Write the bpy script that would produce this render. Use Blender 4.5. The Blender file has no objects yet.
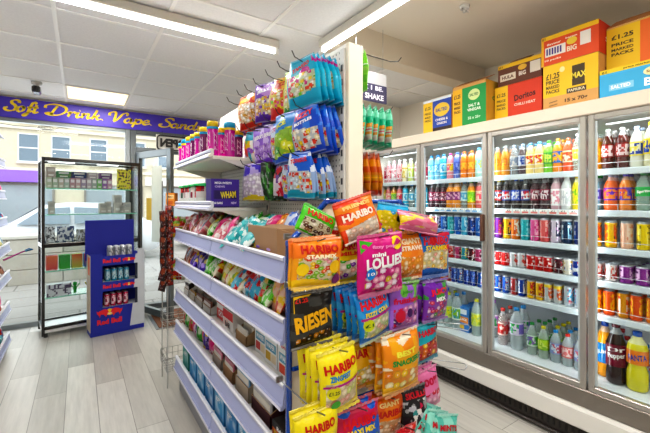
import bpy, math, random
from mathutils import Vector, Matrix, Euler
R = random.Random(7)
PI = math.pi
scene = bpy.context.scene
COL = scene.collection

# ------------------------------------------------------------------ camera
SA, CA, F, HOR, EYE = .5577, .8300, 365.0, 202.0, 1.45
cam_d = bpy.data.cameras.new('camera'); cam = bpy.data.objects.new('camera', cam_d); COL.objects.link(cam)
cam.location = (0, 0, EYE)
cam.rotation_euler = (PI/2, 0, -math.asin(SA))
cam_d.sensor_width = 36; cam_d.lens = 36*F/650; cam_d.shift_y = -(216.5-HOR)/650; cam_d.clip_start = .05; cam_d.clip_end = 200
scene.camera = cam

def at(px, py, Y=None, X=None):
    """world point seen at a photo pixel, on the plane y=Y or x=X"""
    r = (px-325)/F
    dx, dy, dz = SA+r*CA, CA-r*SA, (HOR-py)/F
    k = Y/dy if Y is not None else X/dx
    return Vector((dx*k, dy*k, EYE+dz*k))

# ------------------------------------------------------------------ colour
def lin(c):
    return c/12.92 if c <= .04045 else ((c+.055)/1.055)**2.4
def C(h, a=1.0):
    if isinstance(h, tuple): return h
    h = h.lstrip('#')
    return tuple(lin(int(h[i:i+2], 16)/255) for i in (0, 2, 4)) + (a,)
def mixc(a, b, t):
    return tuple(a[i]*(1-t)+b[i]*t for i in range(3)) + (1.,)

# ------------------------------------------------------------------ materials
MATS = {}
def nt(name):
    m = bpy.data.materials.new(name); m.use_nodes = True
    t = m.node_tree; b = t.nodes['Principled BSDF']; MATS[name] = m
    return m, t, b
def col_mat(name, rough=.5, metal=0., bump=0., bscale=60., coat=0., noise=.0, nscale=8., spec=.5, sat=1., val=1.):
    """material whose base colour is the mesh's painted colour, with procedural grain"""
    m, t, b = nt(name)
    a = t.nodes.new('ShaderNodeAttribute'); a.attribute_name = 'Col'
    src = a.outputs['Color']
    if noise:
        tc = t.nodes.new('ShaderNodeTexCoord'); n = t.nodes.new('ShaderNodeTexNoise'); n.inputs['Scale'].default_value = nscale
        n.inputs['Detail'].default_value = 3
        t.links.new(tc.outputs['Object'], n.inputs['Vector'])
        mr = t.nodes.new('ShaderNodeMapRange'); mr.inputs['To Min'].default_value = 1-noise; mr.inputs['To Max'].default_value = 1+noise
        t.links.new(n.outputs['Fac'], mr.inputs['Value'])
        mx = t.nodes.new('ShaderNodeVectorMath'); mx.operation = 'SCALE'
        t.links.new(src, mx.inputs[0]); t.links.new(mr.outputs['Result'], mx.inputs['Scale']); src = mx.outputs['Vector']
    if sat != 1 or val != 1:
        hs = t.nodes.new('ShaderNodeHueSaturation'); hs.inputs['Saturation'].default_value = sat; hs.inputs['Value'].default_value = val
        t.links.new(src, hs.inputs['Color']); src = hs.outputs['Color']
    t.links.new(src, b.inputs['Base Color'])
    b.inputs['Roughness'].default_value = rough; b.inputs['Metallic'].default_value = metal
    b.inputs['Specular IOR Level'].default_value = spec
    if coat: b.inputs['Coat Weight'].default_value = coat; b.inputs['Coat Roughness'].default_value = .08
    if bump:
        tc = t.nodes.new('ShaderNodeTexCoord'); n = t.nodes.new('ShaderNodeTexNoise'); n.inputs['Scale'].default_value = bscale
        bp = t.nodes.new('ShaderNodeBump'); bp.inputs['Strength'].default_value = bump; bp.inputs['Distance'].default_value = .004
        t.links.new(tc.outputs['Object'], n.inputs['Vector']); t.links.new(n.outputs['Fac'], bp.inputs['Height']); t.links.new(bp.outputs['Normal'], b.inputs['Normal'])
    return m
col_mat('film', rough=.34, bump=.5, bscale=38, coat=.15, spec=.35, sat=1.12, val=.80)
col_mat('paper', rough=.62, noise=.05, nscale=14, sat=1.0, val=.93)
col_mat('paint', rough=.42, noise=.03, nscale=5)
col_mat('plaster', rough=.85, noise=.03, nscale=2, bump=.1, bscale=30, spec=.2)
col_mat('metal', rough=.28, metal=.45, sat=1.08, val=.92)
col_mat('steel', rough=.3, metal=.9)
col_mat('plastic', rough=.18, coat=.35, sat=1.1, val=.86)
col_mat('rubber', rough=.7)
col_mat('stone', rough=.8, noise=.12, nscale=6, bump=.2, bscale=20)

def glow_mat(name, strength):
    m, t, b = nt(name)
    a = t.nodes.new('ShaderNodeAttribute'); a.attribute_name = 'Col'
    t.links.new(a.outputs['Color'], b.inputs['Base Color']); t.links.new(a.outputs['Color'], b.inputs['Emission Color'])
    b.inputs['Emission Strength'].default_value = strength
glow_mat('glow', 6.0); glow_mat('softglow', 1.6); glow_mat('panelglow', .9)

def glass_mat(name, tint, refl=.08, haze=.0):
    m, t, b = nt(name); t.nodes.remove(b)
    tr = t.nodes.new('ShaderNodeBsdfTransparent'); tr.inputs['Color'].default_value = tint
    gl = t.nodes.new('ShaderNodeBsdfGlossy'); gl.inputs['Roughness'].default_value = .03
    lw = t.nodes.new('ShaderNodeLayerWeight'); lw.inputs['Blend'].default_value = .12
    mr = t.nodes.new('ShaderNodeMapRange'); mr.inputs['To Min'].default_value = refl*.5; mr.inputs['To Max'].default_value = min(1, refl*4)
    t.links.new(lw.outputs['Fresnel'], mr.inputs['Value'])
    mx = t.nodes.new('ShaderNodeMixShader'); out = t.nodes['Material Output']
    t.links.new(mr.outputs['Result'], mx.inputs['Fac']); t.links.new(tr.outputs[0], mx.inputs[1]); t.links.new(gl.outputs[0], mx.inputs[2])
    last = mx.outputs[0]
    if haze:
        df = t.nodes.new('ShaderNodeBsdfDiffuse'); df.inputs['Color'].default_value = (.9, .93, .95, 1)
        m2 = t.nodes.new('ShaderNodeMixShader'); m2.inputs['Fac'].default_value = haze
        t.links.new(last, m2.inputs[1]); t.links.new(df.outputs[0], m2.inputs[2]); last = m2.outputs[0]
    t.links.new(last, out.inputs['Surface'])
glass_mat('glass', (.95, .975, .97, 1), .05)
glass_mat('shelf_glass', (.80, .93, .88, 1), .10, .10)
glass_mat('window_glass', (.97, .99, 1, 1), .04)
# clear coloured bottle plastic: painted colour, half see-through
def clear_mat():
    m, t, b = nt('clear_plastic')
    a = t.nodes.new('ShaderNodeAttribute'); a.attribute_name = 'Col'
    t.links.new(a.outputs['Color'], b.inputs['Base Color']); b.inputs['Roughness'].default_value = .08
    b.inputs['Coat Weight'].default_value = .6
    tr = t.nodes.new('ShaderNodeBsdfTransparent'); mx = t.nodes.new('ShaderNodeMixShader'); mx.inputs['Fac'].default_value = .60
    t.links.new(b.outputs[0], mx.inputs[1]); t.links.new(tr.outputs[0], mx.inputs[2]); t.links.new(mx.outputs[0], t.nodes['Material Output'].inputs['Surface'])
clear_mat()

def floor_mat():
    m, t, b = nt('laminate')
    tc = t.nodes.new('ShaderNodeTexCoord'); sp = t.nodes.new('ShaderNodeSeparateXYZ'); cb = t.nodes.new('ShaderNodeCombineXYZ')
    t.links.new(tc.outputs['Object'], sp.inputs[0])
    ad = t.nodes.new('ShaderNodeMath'); ad.operation = 'ADD'; ad.inputs[1].default_value = 20*.193-.108
    t.links.new(sp.outputs['X'], ad.inputs[0]); t.links.new(ad.outputs[0], cb.inputs['Y']); t.links.new(sp.outputs['Y'], cb.inputs['X'])
    br = t.nodes.new('ShaderNodeTexBrick'); br.offset = .37; br.offset_frequency = 2
    br.inputs['Color1'].default_value = C('a8a39b'); br.inputs['Color2'].default_value = C('d0ccc4'); br.inputs['Mortar'].default_value = C('8a857c')
    br.inputs['Scale'].default_value = 1; br.inputs['Mortar Size'].default_value = .0022; br.inputs['Brick Width'].default_value = 1.3; br.inputs['Row Height'].default_value = .193
    t.links.new(cb.outputs[0], br.inputs['Vector'])
    mp = t.nodes.new('ShaderNodeMapping'); mp.inputs['Scale'].default_value = (14, 1.2, 1)
    n = t.nodes.new('ShaderNodeTexNoise'); n.inputs['Scale'].default_value = 2.2; n.inputs['Detail'].default_value = 6; n.inputs['Roughness'].default_value = .65
    t.links.new(tc.outputs['Object'], mp.inputs[0]); t.links.new(mp.outputs[0], n.inputs['Vector'])
    mr = t.nodes.new('ShaderNodeMapRange'); mr.inputs['From Min'].default_value = .3; mr.inputs['From Max'].default_value = .7
    mr.inputs['To Min'].default_value = .86; mr.inputs['To Max'].default_value = 1.08; t.links.new(n.outputs['Fac'], mr.inputs['Value'])
    vm = t.nodes.new('ShaderNodeVectorMath'); vm.operation = 'SCALE'
    t.links.new(br.outputs['Color'], vm.inputs[0]); t.links.new(mr.outputs['Result'], vm.inputs['Scale']); t.links.new(vm.outputs[0], b.inputs['Base Color'])
    b.inputs['Roughness'].default_value = .33
    bp = t.nodes.new('ShaderNodeBump'); bp.inputs['Strength'].default_value = .15; bp.inputs['Distance'].default_value = .002
    t.links.new(n.outputs['Fac'], bp.inputs['Height']); t.links.new(bp.outputs[0], b.inputs['Normal'])
floor_mat()
def pave_mat(name, c1, c2, mortar, w, h, ms=.012):
    m, t, b = nt(name)
    tc = t.nodes.new('ShaderNodeTexCoord'); br = t.nodes.new('ShaderNodeTexBrick')
    br.inputs['Color1'].default_value = C(c1); br.inputs['Color2'].default_value = C(c2); br.inputs['Mortar'].default_value = C(mortar)
    br.inputs['Scale'].default_value = 1; br.inputs['Mortar Size'].default_value = ms; br.inputs['Brick Width'].default_value = w; br.inputs['Row Height'].default_value = h
    t.links.new(tc.outputs['Object'], br.inputs['Vector']); t.links.new(br.outputs['Color'], b.inputs['Base Color']); b.inputs['Roughness'].default_value = .8
pave_mat('paving', 'a9a49b', '9a958c', '7c776f', .9, .6)

# peg board: painted board with a regular grid of dark holes
def peg_mat():
    m, t, b = nt('pegboard')
    tc = t.nodes.new('ShaderNodeTexCoord'); sp = t.nodes.new('ShaderNodeSeparateXYZ'); t.links.new(tc.outputs['Object'], sp.inputs[0])
    sq = []
    for ax in ('Y', 'Z'):
        f = t.nodes.new('ShaderNodeMath'); f.operation = 'MULTIPLY'; f.inputs[1].default_value = 40; t.links.new(sp.outputs[ax], f.inputs[0])
        fr = t.nodes.new('ShaderNodeMath'); fr.operation = 'FRACT'; t.links.new(f.outputs[0], fr.inputs[0])
        s = t.nodes.new('ShaderNodeMath'); s.operation = 'SUBTRACT'; s.inputs[1].default_value = .5; t.links.new(fr.outputs[0], s.inputs[0])
        p = t.nodes.new('ShaderNodeMath'); p.operation = 'POWER'; p.inputs[1].default_value = 2; t.links.new(s.outputs[0], p.inputs[0]); sq.append(p)
    a = t.nodes.new('ShaderNodeMath'); a.operation = 'ADD'; t.links.new(sq[0].outputs[0], a.inputs[0]); t.links.new(sq[1].outputs[0], a.inputs[1])
    g = t.nodes.new('ShaderNodeMath'); g.operation = 'GREATER_THAN'; g.inputs[1].default_value = .035; t.links.new(a.outputs[0], g.inputs[0])
    mx = t.nodes.new('ShaderNodeMix'); mx.data_type = 'RGBA'; mx.inputs[6].default_value = C('85827c'); mx.inputs[7].default_value = C('dcd9d2')
    t.links.new(g.outputs[0], mx.inputs[0]); t.links.new(mx.outputs[2], b.inputs['Base Color']); b.inputs['Roughness'].default_value = .5
peg_mat()
def tile_mat():
    m, t, b = nt('ceiling_tile')
    tc = t.nodes.new('ShaderNodeTexCoord'); n = t.nodes.new('ShaderNodeTexNoise'); n.inputs['Scale'].default_value = 70; n.inputs['Detail'].default_value = 4
    cr = t.nodes.new('ShaderNodeMapRange'); cr.inputs['To Min'].default_value = .74; cr.inputs['To Max'].default_value = .86
    t.links.new(tc.outputs['Object'], n.inputs['Vector']); t.links.new(n.outputs['Fac'], cr.inputs['Value'])
    cb = t.nodes.new('ShaderNodeCombineColor'); 
    for i in range(3): t.links.new(cr.outputs['Result'], cb.inputs[i])
    t.links.new(cb.outputs[0], b.inputs['Base Color']); b.inputs['Roughness'].default_value = .9; b.inputs['Specular IOR Level'].default_value = .2
tile_mat()

# ------------------------------------------------------------------ geometry
TEXT_CACHE = {}
def text_polys(s, bold=.03):
    """triangulated lettering: (verts [(x,y)], faces), x from 0..w, cap height about .7"""
    k = (s, bold)
    if k not in TEXT_CACHE:
        cu = bpy.data.curves.new('lettering', 'FONT'); cu.body = s; cu.fill_mode = 'FRONT' if hasattr(cu, 'fill_mode') else 'BOTH'
        cu.dimensions = '2D'; cu.resolution_u = 2; cu.offset = bold
        o = bpy.data.objects.new('lettering', cu)
        me = bpy.data.meshes.new_from_object(o)
        vs = [(v.co.x, v.co.y) for v in me.vertices]; fs = [tuple(p.vertices) for p in me.polygons]
        bpy.data.objects.remove(o); bpy.data.curves.remove(cu); bpy.data.meshes.remove(me)
        if vs:
            x0 = min(v[0] for v in vs); x1 = max(v[0] for v in vs); y0 = min(v[1] for v in vs); y1 = max(v[1] for v in vs)
        else: x0 = y0 = 0; x1 = y1 = 1
        TEXT_CACHE[k] = ([((x-x0)/(x1-x0), (y-y0)/(y1-y0)) for x, y in vs], fs, (x1-x0)/(y1-y0))
    return TEXT_CACHE[k]

class Geo:
    def __init__(s): s.v = []; s.f = []; s.c = []; s.m = []; s.mi = 0; s.sm = []; s.smooth = False
    def vert(s, p): s.v.append(tuple(p)); return len(s.v)-1
    def face(s, idx, c): s.f.append(tuple(idx)); s.c.append(c); s.m.append(s.mi); s.sm.append(s.smooth)
    def quad(s, a, b, c_, d, c):
        i = len(s.v); s.v += [tuple(a), tuple(b), tuple(c_), tuple(d)]; s.face((i, i+1, i+2, i+3), C(c)); return s
    def box(s, lo, hi, c, bev=0.):
        c = C(c) if isinstance(c, str) else c
        x0, y0, z0 = lo; x1, y1, z1 = hi; b = min(bev, (x1-x0)*.49, (y1-y0)*.49, (z1-z0)*.49)
        if b <= 0:
            i = len(s.v); s.v += [(x, y, z) for z in (z0, z1) for y in (y0, y1) for x in (x0, x1)]
            for q in ((0, 2, 3, 1), (4, 5, 7, 6), (0, 1, 5, 4), (2, 6, 7, 3), (0, 4, 6, 2), (1, 3, 7, 5)): s.face([i+k for k in q], c)
            return s
        # chamfered box
        cx, cy, cz = (x0+x1)/2, (y0+y1)/2, (z0+z1)/2; hx, hy, hz = (x1-x0)/2, (y1-y0)/2, (z1-z0)/2
        vid = {}
        for sx in (-1, 1):
            for sy in (-1, 1):
                for sz in (-1, 1):
                    vid[sx, sy, sz, 0] = s.vert((cx+sx*hx, cy+sy*(hy-b), cz+sz*(hz-b)))
                    vid[sx, sy, sz, 1] = s.vert((cx+sx*(hx-b), cy+sy*hy, cz+sz*(hz-b)))
                    vid[sx, sy, sz, 2] = s.vert((cx+sx*(hx-b), cy+sy*(hy-b), cz+sz*hz))
        for sg in (-1, 1):
            for ax in range(3):
                q = []
                for a, b_ in ((-1, -1), (1, -1), (1, 1), (-1, 1)):
                    t = [0, 0, 0]; t[ax] = sg; t[(ax+1) % 3] = a; t[(ax+2) % 3] = b_; q.append(vid[t[0], t[1], t[2], ax])
                s.face(q if sg > 0 else q[::-1], c)
        for ax in range(3):
            a1, a2 = (ax+1) % 3, (ax+2) % 3
            for s1 in (-1, 1):
                for s2 in (-1, 1):
                    def g(e, w):
                        t = [0, 0, 0]; t[ax] = e; t[a1] = s1; t[a2] = s2; return vid[t[0], t[1], t[2], w]
                    q = [g(-1, a1), g(1, a1), g(1, a2), g(-1, a2)]
                    s.face(q if s1*s2 < 0 else q[::-1], c)
        for sx in (-1, 1):
            for sy in (-1, 1):
                for sz in (-1, 1):
                    q = [vid[sx, sy, sz, k] for k in range(3)]; s.face(q if sx*sy*sz > 0 else q[::-1], c)
        return s
    def panel(s, o, u, v, nu, nv, art):
        """flat painted sheet: art(u,v) gives the colour"""
        o, u, v = Vector(o), Vector(u), Vector(v); i = len(s.v)
        for b in range(nv+1):
            for a in range(nu+1): s.v.append(tuple(o+u*(a/nu)+v*(b/nv)))
        for b in range(nv):
            for a in range(nu):
                k = i+b*(nu+1)+a; s.face((k, k+1, k+nu+2, k+nu+1), art((a+.5)/nu, (b+.5)/nv))
        return s
    def lathe(s, prof, n, colf, cx=0, cy=0, wob=None, cap=True):
        """prof: [(r,z)]; colf(k_angle 0..1, z)"""
        i = len(s.v); sm = s.smooth; s.smooth = True
        for r, z in prof:
            for k in range(n):
                a = 2*PI*k/n; s.v.append((cx+r*math.cos(a), cy+r*math.sin(a), z))
        for j in range(len(prof)-1):
            zc = (prof[j][1]+prof[j+1][1])/2
            for k in range(n):
                k2 = (k+1) % n; s.face((i+j*n+k, i+j*n+k2, i+(j+1)*n+k2, i+(j+1)*n+k), colf((k+.5)/n, zc))
        s.smooth = False
        if cap:
            if prof[0][0] > 1e-5: s.face([i+k for k in range(n)][::-1], colf(0, prof[0][1]))
            if prof[-1][0] > 1e-5: s.face([i+(len(prof)-1)*n+k for k in range(n)], colf(0, prof[-1][1]))
        s.smooth = sm; return s
    def tube(s, pts, r, c, n=8, closed=False):
        c = C(c) if isinstance(c, str) else c
        pts = [Vector(p) for p in pts]; i = len(s.v); m = len(pts); sm = s.smooth; s.smooth = True
        up = Vector((0, 0, 1))
        for j, p in enumerate(pts):
            d = (pts[(j+1) % m if closed else min(j+1, m-1)]-pts[(j-1) % m if closed else max(j-1, 0)]).normalized()
            a = d.cross(up if abs(d.z) < .95 else Vector((1, 0, 0))).normalized(); b = d.cross(a)
            rr = r[j] if isinstance(r, (list, tuple)) else r
            for k in range(n):
                t = 2*PI*(k+.5)/n; s.v.append(tuple(p+a*math.cos(t)*rr+b*math.sin(t)*rr))
        for j in range(m if closed else m-1):
            j2 = (j+1) % m
            for k in range(n): s.face((i+j*n+k, i+j*n+(k+1) % n, i+j2*n+(k+1) % n, i+j2*n+k), c)
        s.smooth = False
        if not closed:
            s.face([i+k for k in range(n)], c); s.face([i+(m-1)*n+k for k in range(n)][::-1], c)
        s.smooth = sm; return s
    def text(s, txt, x, z, w, h, c, fn, bold=.03, rot=0., shear=0., arc=0.):
        """lettering centred at (x,z) fitted to w by h, placed on a surface by fn(x,z)->(X,Y,Z)"""
        vs, fs, asp = text_polys(txt, bold); i = len(s.v); cr, sr = math.cos(rot), math.sin(rot)
        for a, b in vs:
            u, v = (a-.5)*w, (b-.5)*h + arc*h*(.25-(a-.5)**2)*2; u += shear*v; s.v.append(tuple(fn(x+u*cr-v*sr, z+u*sr+v*cr)))
        for f in fs: s.face([i+k for k in f], C(c))
        return s
    def poly(s, pts, c, fn):
        i = len(s.v)
        for p in pts: s.v.append(tuple(fn(*p)))
        s.face([i+k for k in range(len(pts))], C(c)); return s
    def disc(s, x, z, rx, rz, c, fn, n=14):
        return s.poly([(x+rx*math.cos(2*PI*k/n), z+rz*math.sin(2*PI*k/n)) for k in range(n)], c, fn)
    def mesh(s, name, mats):
        me = bpy.data.meshes.new(name); me.from_pydata(s.v, [], s.f)
        at_ = me.color_attributes.new('Col', 'FLOAT_COLOR', 'CORNER')
        buf = []
        for p, c in zip(me.polygons, s.c): buf.extend(list(c)*p.loop_total)
        at_.data.foreach_set('color', buf)
        for m in (mats if isinstance(mats, (list, tuple)) else [mats]): me.materials.append(MATS[m])
        me.polygons.foreach_set('material_index', s.m); me.polygons.foreach_set('use_smooth', s.sm); me.update()
        return me
    def build(s, name, mats, parent=None, loc=None, rot=None):
        return put(name, s.mesh(name, mats), parent, loc, rot)

def put(name, me, parent=None, loc=None, rot=None):
    o = bpy.data.objects.new(name, me); COL.objects.link(o)
    if parent: o.parent = parent
    if loc is not None: o.location = loc
    if rot is not None: o.rotation_euler = rot
    return o
def tag(o, label, cat, group=None, kind=None):
    while len(label.split()) > 16 and ' the ' in label: label = label.replace(' the ', ' ', 1)
    n = len(label.split()); assert 4 <= n <= 16, label
    o['label'] = label; o['category'] = cat
    if group: o['group'] = group
    if kind: o['kind'] = kind
    return o
def thing(name, label, cat, loc=(0, 0, 0), rot=(0, 0, 0), group=None):
    o = put(name, None, None, loc, rot); return tag(o, label, cat, group)
def structure(name, g, mats, label=None):
    o = g.build(name, mats); o['kind'] = 'structure'
    if label: o['label'] = label
    return o
def dup(root, loc, rot=None, label=None, scale=None):
    r = root.copy(); COL.objects.link(r); r.location = loc
    if rot is not None: r.rotation_euler = rot
    if label: r['label'] = label
    if scale: r.scale = scale
    for ch in list(root.children):
        c = ch.copy(); COL.objects.link(c); c.parent = r
        for g in ch.children:
            d = g.copy(); COL.objects.link(d); d.parent = c
    return r
ORD = ['first', 'second', 'third', 'fourth', 'fifth', 'sixth', 'seventh', 'eighth', 'ninth', 'tenth', 'eleventh', 'twelfth', 'thirteenth', 'fourteenth', 'fifteenth', 'sixteenth', 'seventeenth', 'eighteenth']

# noise helpers for printed art
def h2(i, j, s=0):
    n = (i*374761393+j*668265263+s*2147483647+1013) & 0xffffffff
    n = ((n ^ (n >> 13))*1274126177) & 0xffffffff
    return ((n ^ (n >> 16)) & 0xffff)/65535
def vnoise(x, y, s=0):
    i, j = math.floor(x), math.floor(y); a, b = x-i, y-j; a = a*a*(3-2*a); b = b*b*(3-2*b)
    return (h2(i, j, s)*(1-a)+h2(i+1, j, s)*a)*(1-b)+(h2(i, j+1, s)*(1-a)+h2(i+1, j+1, s)*a)*b
def vor(x, y, s=0):
    i, j = math.floor(x), math.floor(y); best = 9; cid = 0
    for a in (-1, 0, 1):
        for b in (-1, 0, 1):
            px_, py_ = i+a+.15+.7*h2(i+a, j+b, s), j+b+.15+.7*h2(i+a, j+b, s+9)
            d = (px_-x)**2+(py_-y)**2
            if d < best: best = d; cid = h2(i+a, j+b, s+5)
    return cid, math.sqrt(best)
def candies(u, v, cols, bg, n=6, s=0, r=.42):  # candy shading painted in: dark gaps and rims, pale glint at the centre
    cid, d = vor(u*n*1.15, v*n*1.5, s)
    b = C(bg)
    if d > r*1.12: return mixc(b, C('000000'), .12+.2*vnoise(u*20, v*24, s))
    c = C(cols[int(cid*len(cols)*.999)])
    if d > r*.9: return mixc(c, C('20140c'), .38)
    if d < r*.3: return mixc(c, C('ffffff'), .5)
    return mixc(c, C('20140c'), .12*(d/r))

# ---- the bag
def bag_depth(u, v, t, seed, wr=1.):
    s = .075
    vv = min(max((v-s)/(1-2*s), 0), 1)
    a = max(0, 1-abs(2*u-1)**2.6)**.62; b = max(0, math.sin(PI*vv))**.42 if 0 < vv < 1 else 0
    k = t*a*b
    k += wr*.10*t*(vnoise(u*7, v*9, seed)-.5)*(.25+b) + wr*.05*t*math.sin(u*46+seed)*(1-b)*(1 if b < .5 else 0)
    return k
def bag_geo(w, h, t, art, nu=16, nv=22, seed=0, texts=(), wr=1., marks=None, taper=0.):
    """a sealed sweet bag standing in its own x-z plane, its face towards -y, origin at its middle"""
    g = Geo(); g.smooth = True; fr = {}; bk = {}
    def P(u, v, off=0.):
        e = .012*math.sin(v*9+seed)+.01*(vnoise(v*5, seed, 3)-.5)
        tp = 1-taper*max(0, v-.55)/.45
        x = (u-.5)*w*(1+e)*tp; z = (v-.5)*h+.006*h*math.sin(u*7+seed)
        bend = .10*t*math.sin(v*5+seed)+.12*t*math.sin(u*4+seed*2)
        return x, z, bend
    for j in range(nv+1):
        for i in range(nu+1):
            u, v = i/nu, j/nv; x, z, b = P(u, v); d = bag_depth(u, v, t/2, seed, wr)
            edge = i in (0, nu) or j in (0, nv)
            if edge: fr[i, j] = bk[i, j] = g.vert((x, b, z))
            else: fr[i, j] = g.vert((x, b-max(d, .0006), z)); bk[i, j] = g.vert((x, b+max(d*.9, .0006), z))
    for j in range(nv):
        for i in range(nu):
            u, v = (i+.5)/nu, (j+.5)/nv; c = art(u, v)
            g.face((fr[i, j], fr[i+1, j], fr[i+1, j+1], fr[i, j+1]), c)
            cb = art(.12, v); g.face((bk[i+1, j], bk[i, j], bk[i, j+1], bk[i+1, j+1]), cb)
    def fn(x, z):
        u, v = x/w+.5, z/h+.5; X, Z, b = P(u, v)
        return (X, b-max(bag_depth(u, v, t/2, seed, wr), .0006)-.0026, Z)
    g.smooth = False
    for tx in texts:
        s_, u, v, tw, th, c = tx[:6]; rot = tx[6] if len(tx) > 6 else 0
        g.text(s_, (u-.5)*w, (v-.5)*h, tw*w, th*h, c, fn, .045, rot, .0)
    if marks: marks(g, fn, w, h)
    return g

def stripes(cols):
    """bands from the bottom: [(v_top, colour)]"""
    cc = [(a, C(b)) for a, b in cols]
    def f(u, v):
        for a, b in cc:
            if v <= a: return b
        return cc[-1][1]
    return f
def art_bag(head, mid, foot, cand, bg='e8dccb', h0=.62, f0=.14, n=6, s=0, win=(.08, .92), swirl=None, blob=None):
    H, M, Ft = C(head), C(mid), C(foot)
    def f(u, v):
        if v < .045 or v > .965: return mixc(H if v > .5 else Ft, C('ffffff'), .25)
        if v > h0+.05*math.sin(u*3+s):
            if blob and vnoise(u*5, v*5, s) > .58: return C(blob)
            if swirl and abs(vnoise(u*3, v*3, s+4)-.5) < .07: return C(swirl)
            return H
        if v < f0+.04*math.sin(u*5+s): return Ft
        if win[0] < u < win[1]: return candies(u, v, cand, bg, n, s)
        return M
    return f
def art_mix(cols, s=0, n=4, head=None, foot=None):
    cs = [C(c) for c in cols]; hd = C(head) if head else None; ft = C(foot) if foot else None
    def f(u, v):
        if hd and v > .74: return hd
        if ft and v < .16: return ft
        cid, d = vor(u*n+s, v*n*1.3, s); c = cs[int(cid*len(cs)*.999)]
        return mixc(c, C('ffffff'), .3) if vnoise(u*9, v*11, s) > .78 else c
    return f

# ------------------------------------------------------------------ room shell
g = Geo(); g.panel((-1.3, -2.6, 0), (4.8, 0, 0), (0, 8.1, 0), 1, 1, lambda u, v: C('c8c4bc')); structure('floor', g, 'laminate')
XL, XR, YB, YF, ZC, ZP, XS, YBM = -1.22, 3.42, -2.5, 5.45, 2.66, 2.80, 1.56, 2.17
WALL = 'e9e4da'
g = Geo(); g.box((XL-.08, YB, 0), (XL, YF, 2.95), WALL); structure('wall_left', g, 'plaster')
g = Geo(); g.box((XR, YB, 0), (XR+.1, YF+.1, 2.95), 'ece5d8'); structure('wall_right', g, 'plaster')
g = Geo(); g.box((XL-.08, YB-.1, 0), (XR+.1, YB, 2.95), WALL); structure('wall_back', g, 'plaster')
# window wall: solid above the banner line and right of the doorway
g = Geo(); g.box((XL-.08, YF-.02, 2.40), (XR, YF+.14, 2.95), WALL); g.box((1.62, YF-.02, 0), (XR, YF+.14, 2.40), WALL)
structure('wall_front', g, 'plaster')
g = Geo(); g.box((2.35, 3.36, 0), (XR, 3.46, ZC), 'eee9df'); structure('wall_far', g, 'plaster')
g = Geo()
g.box((XL, YB, ZC), (XS-.021, YBM+.165, ZC+.05), 'd8d8d6'); g.box((XL, YBM+.165, ZC), (XR, YF, ZC+.05), 'd8d8d6'); structure('ceiling', g, 'ceiling_tile')
g = Geo(); g.box((XS, YB, ZP), (XR, YBM, ZP+.05), 'efe6d8'); structure('ceiling_plaster', g, 'plaster')
g = Geo(); g.box((XS-.02, YB, ZC-.01), (XS, YBM, ZP), 'cfc9bf'); structure('trim_1', g, 'plaster')
g = Geo(); g.box((1.535, YBM, 2.60), (XR, YBM+.16, ZP+.02), 'e3d8c6', .004); structure('beam', g, 'plaster')
# suspended grid
g = Geo()
x = -.135
while x > XL: x -= .61
while x < XS-.1:
    g.box((x-.012, YB, ZC-.008), (x+.012, YF, ZC+.004), 'f0efec'); x += .61
while x < XR:
    g.box((x-.012, YBM+.16, ZC-.008), (x+.012, YF, ZC+.004), 'f0efec'); x += .61
y = 4.60
while y > YB: y -= .59
while y < YF:
    g.box((XL, y-.012, ZC-.006), (XS-.02 if y < YBM else XR, y+.012, ZC+.006), 'eeedea'); y += .59
structure('trim_2', g, 'paint')
g = Geo(); g.box((3.16, 3.325, 1.2), (3.24, 3.36, 2.56), '3a3029'); g.box((2.9, 3.325, 2.50), (3.24, 3.36, 2.56), '3a3029'); structure('trim_3', g, 'paint')
g = Geo(); g.box((XL, YB, 0), (XL+.015, YF, .09), 'dcd8d0'); structure('baseboard_left', g, 'paint')

# windows and door frames in the front wall
def frame_rect(g, x0, x1, z0, z1, y0, y1, t, c):
    g.box((x0, y0, z0), (x0+t, y1, z1), c, .004); g.box((x1-t, y0, z0), (x1, y1, z1), c, .004)
    g.box((x0+t, y0, z1-t), (x1-t, y1, z1), c, .004); g.box((x0+t, y0, z0), (x1-t, y1, z0+t), c, .004)
ALU = '8f9496'
for k, (x0, x1) in enumerate(((XL, .55),)):
    g = Geo(); frame_rect(g, x0, x1, 0.0, 2.42, YF-.03, YF+.05, .055, ALU)
    w = structure('window_%d' % (k+1), g, 'steel')
    g = Geo(); g.box((x0+.05, YF, .05), (x1-.05, YF+.012, 2.37), 'ffffff'); p = g.build('window_pane', 'window_glass', w); p['kind'] = 'structure'
g = Geo(); frame_rect(g, .55, 1.62, 0, 2.42, YF-.04, YF+.06, .07, '6f7476'); g.box((.62, YF-.04, 2.12), (1.55, YF+.06, 2.18), '6f7476', .004)
df = structure('door_1', g, 'steel')
g = Geo(); g.box((.62, YF, 2.18), (1.55, YF+.012, 2.36), 'ffffff'); p = g.build('window_pane', 'window_glass', df); p['kind'] = 'structure'
# open door leaf, hinged at the left jamb, swung inwards
leaf = put('door_2', None, None, (.63, YF-.06, 0), (0, 0, math.radians(-68))); leaf['kind'] = 'structure'
g = Geo(); frame_rect(g, 0, .78, .03, 2.10, -.025, .025, .085, '7c8183'); g.build('door_frame', 'steel', leaf)
g = Geo(); g.box((.08, -.006, .11), (.70, .006, 2.02), 'ffffff'); g.build('door_pane', 'window_glass', leaf)
g = Geo(); g.tube([(.70, -.03, .85), (.70, -.075, .87), (.70, -.075, 1.25), (.70, -.03, 1.27)], .012, 'c8cacc'); g.build('door_handle', 'steel', leaf)
g = Geo()
g.box((.24, -.012, 1.22), (.44, -.007, 1.50), 'f2c230'); g.box((.36, -.0122, .95), (.58, -.008, 1.9), 'e8efe6'); g.build('door_poster', 'paper', leaf)

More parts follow.
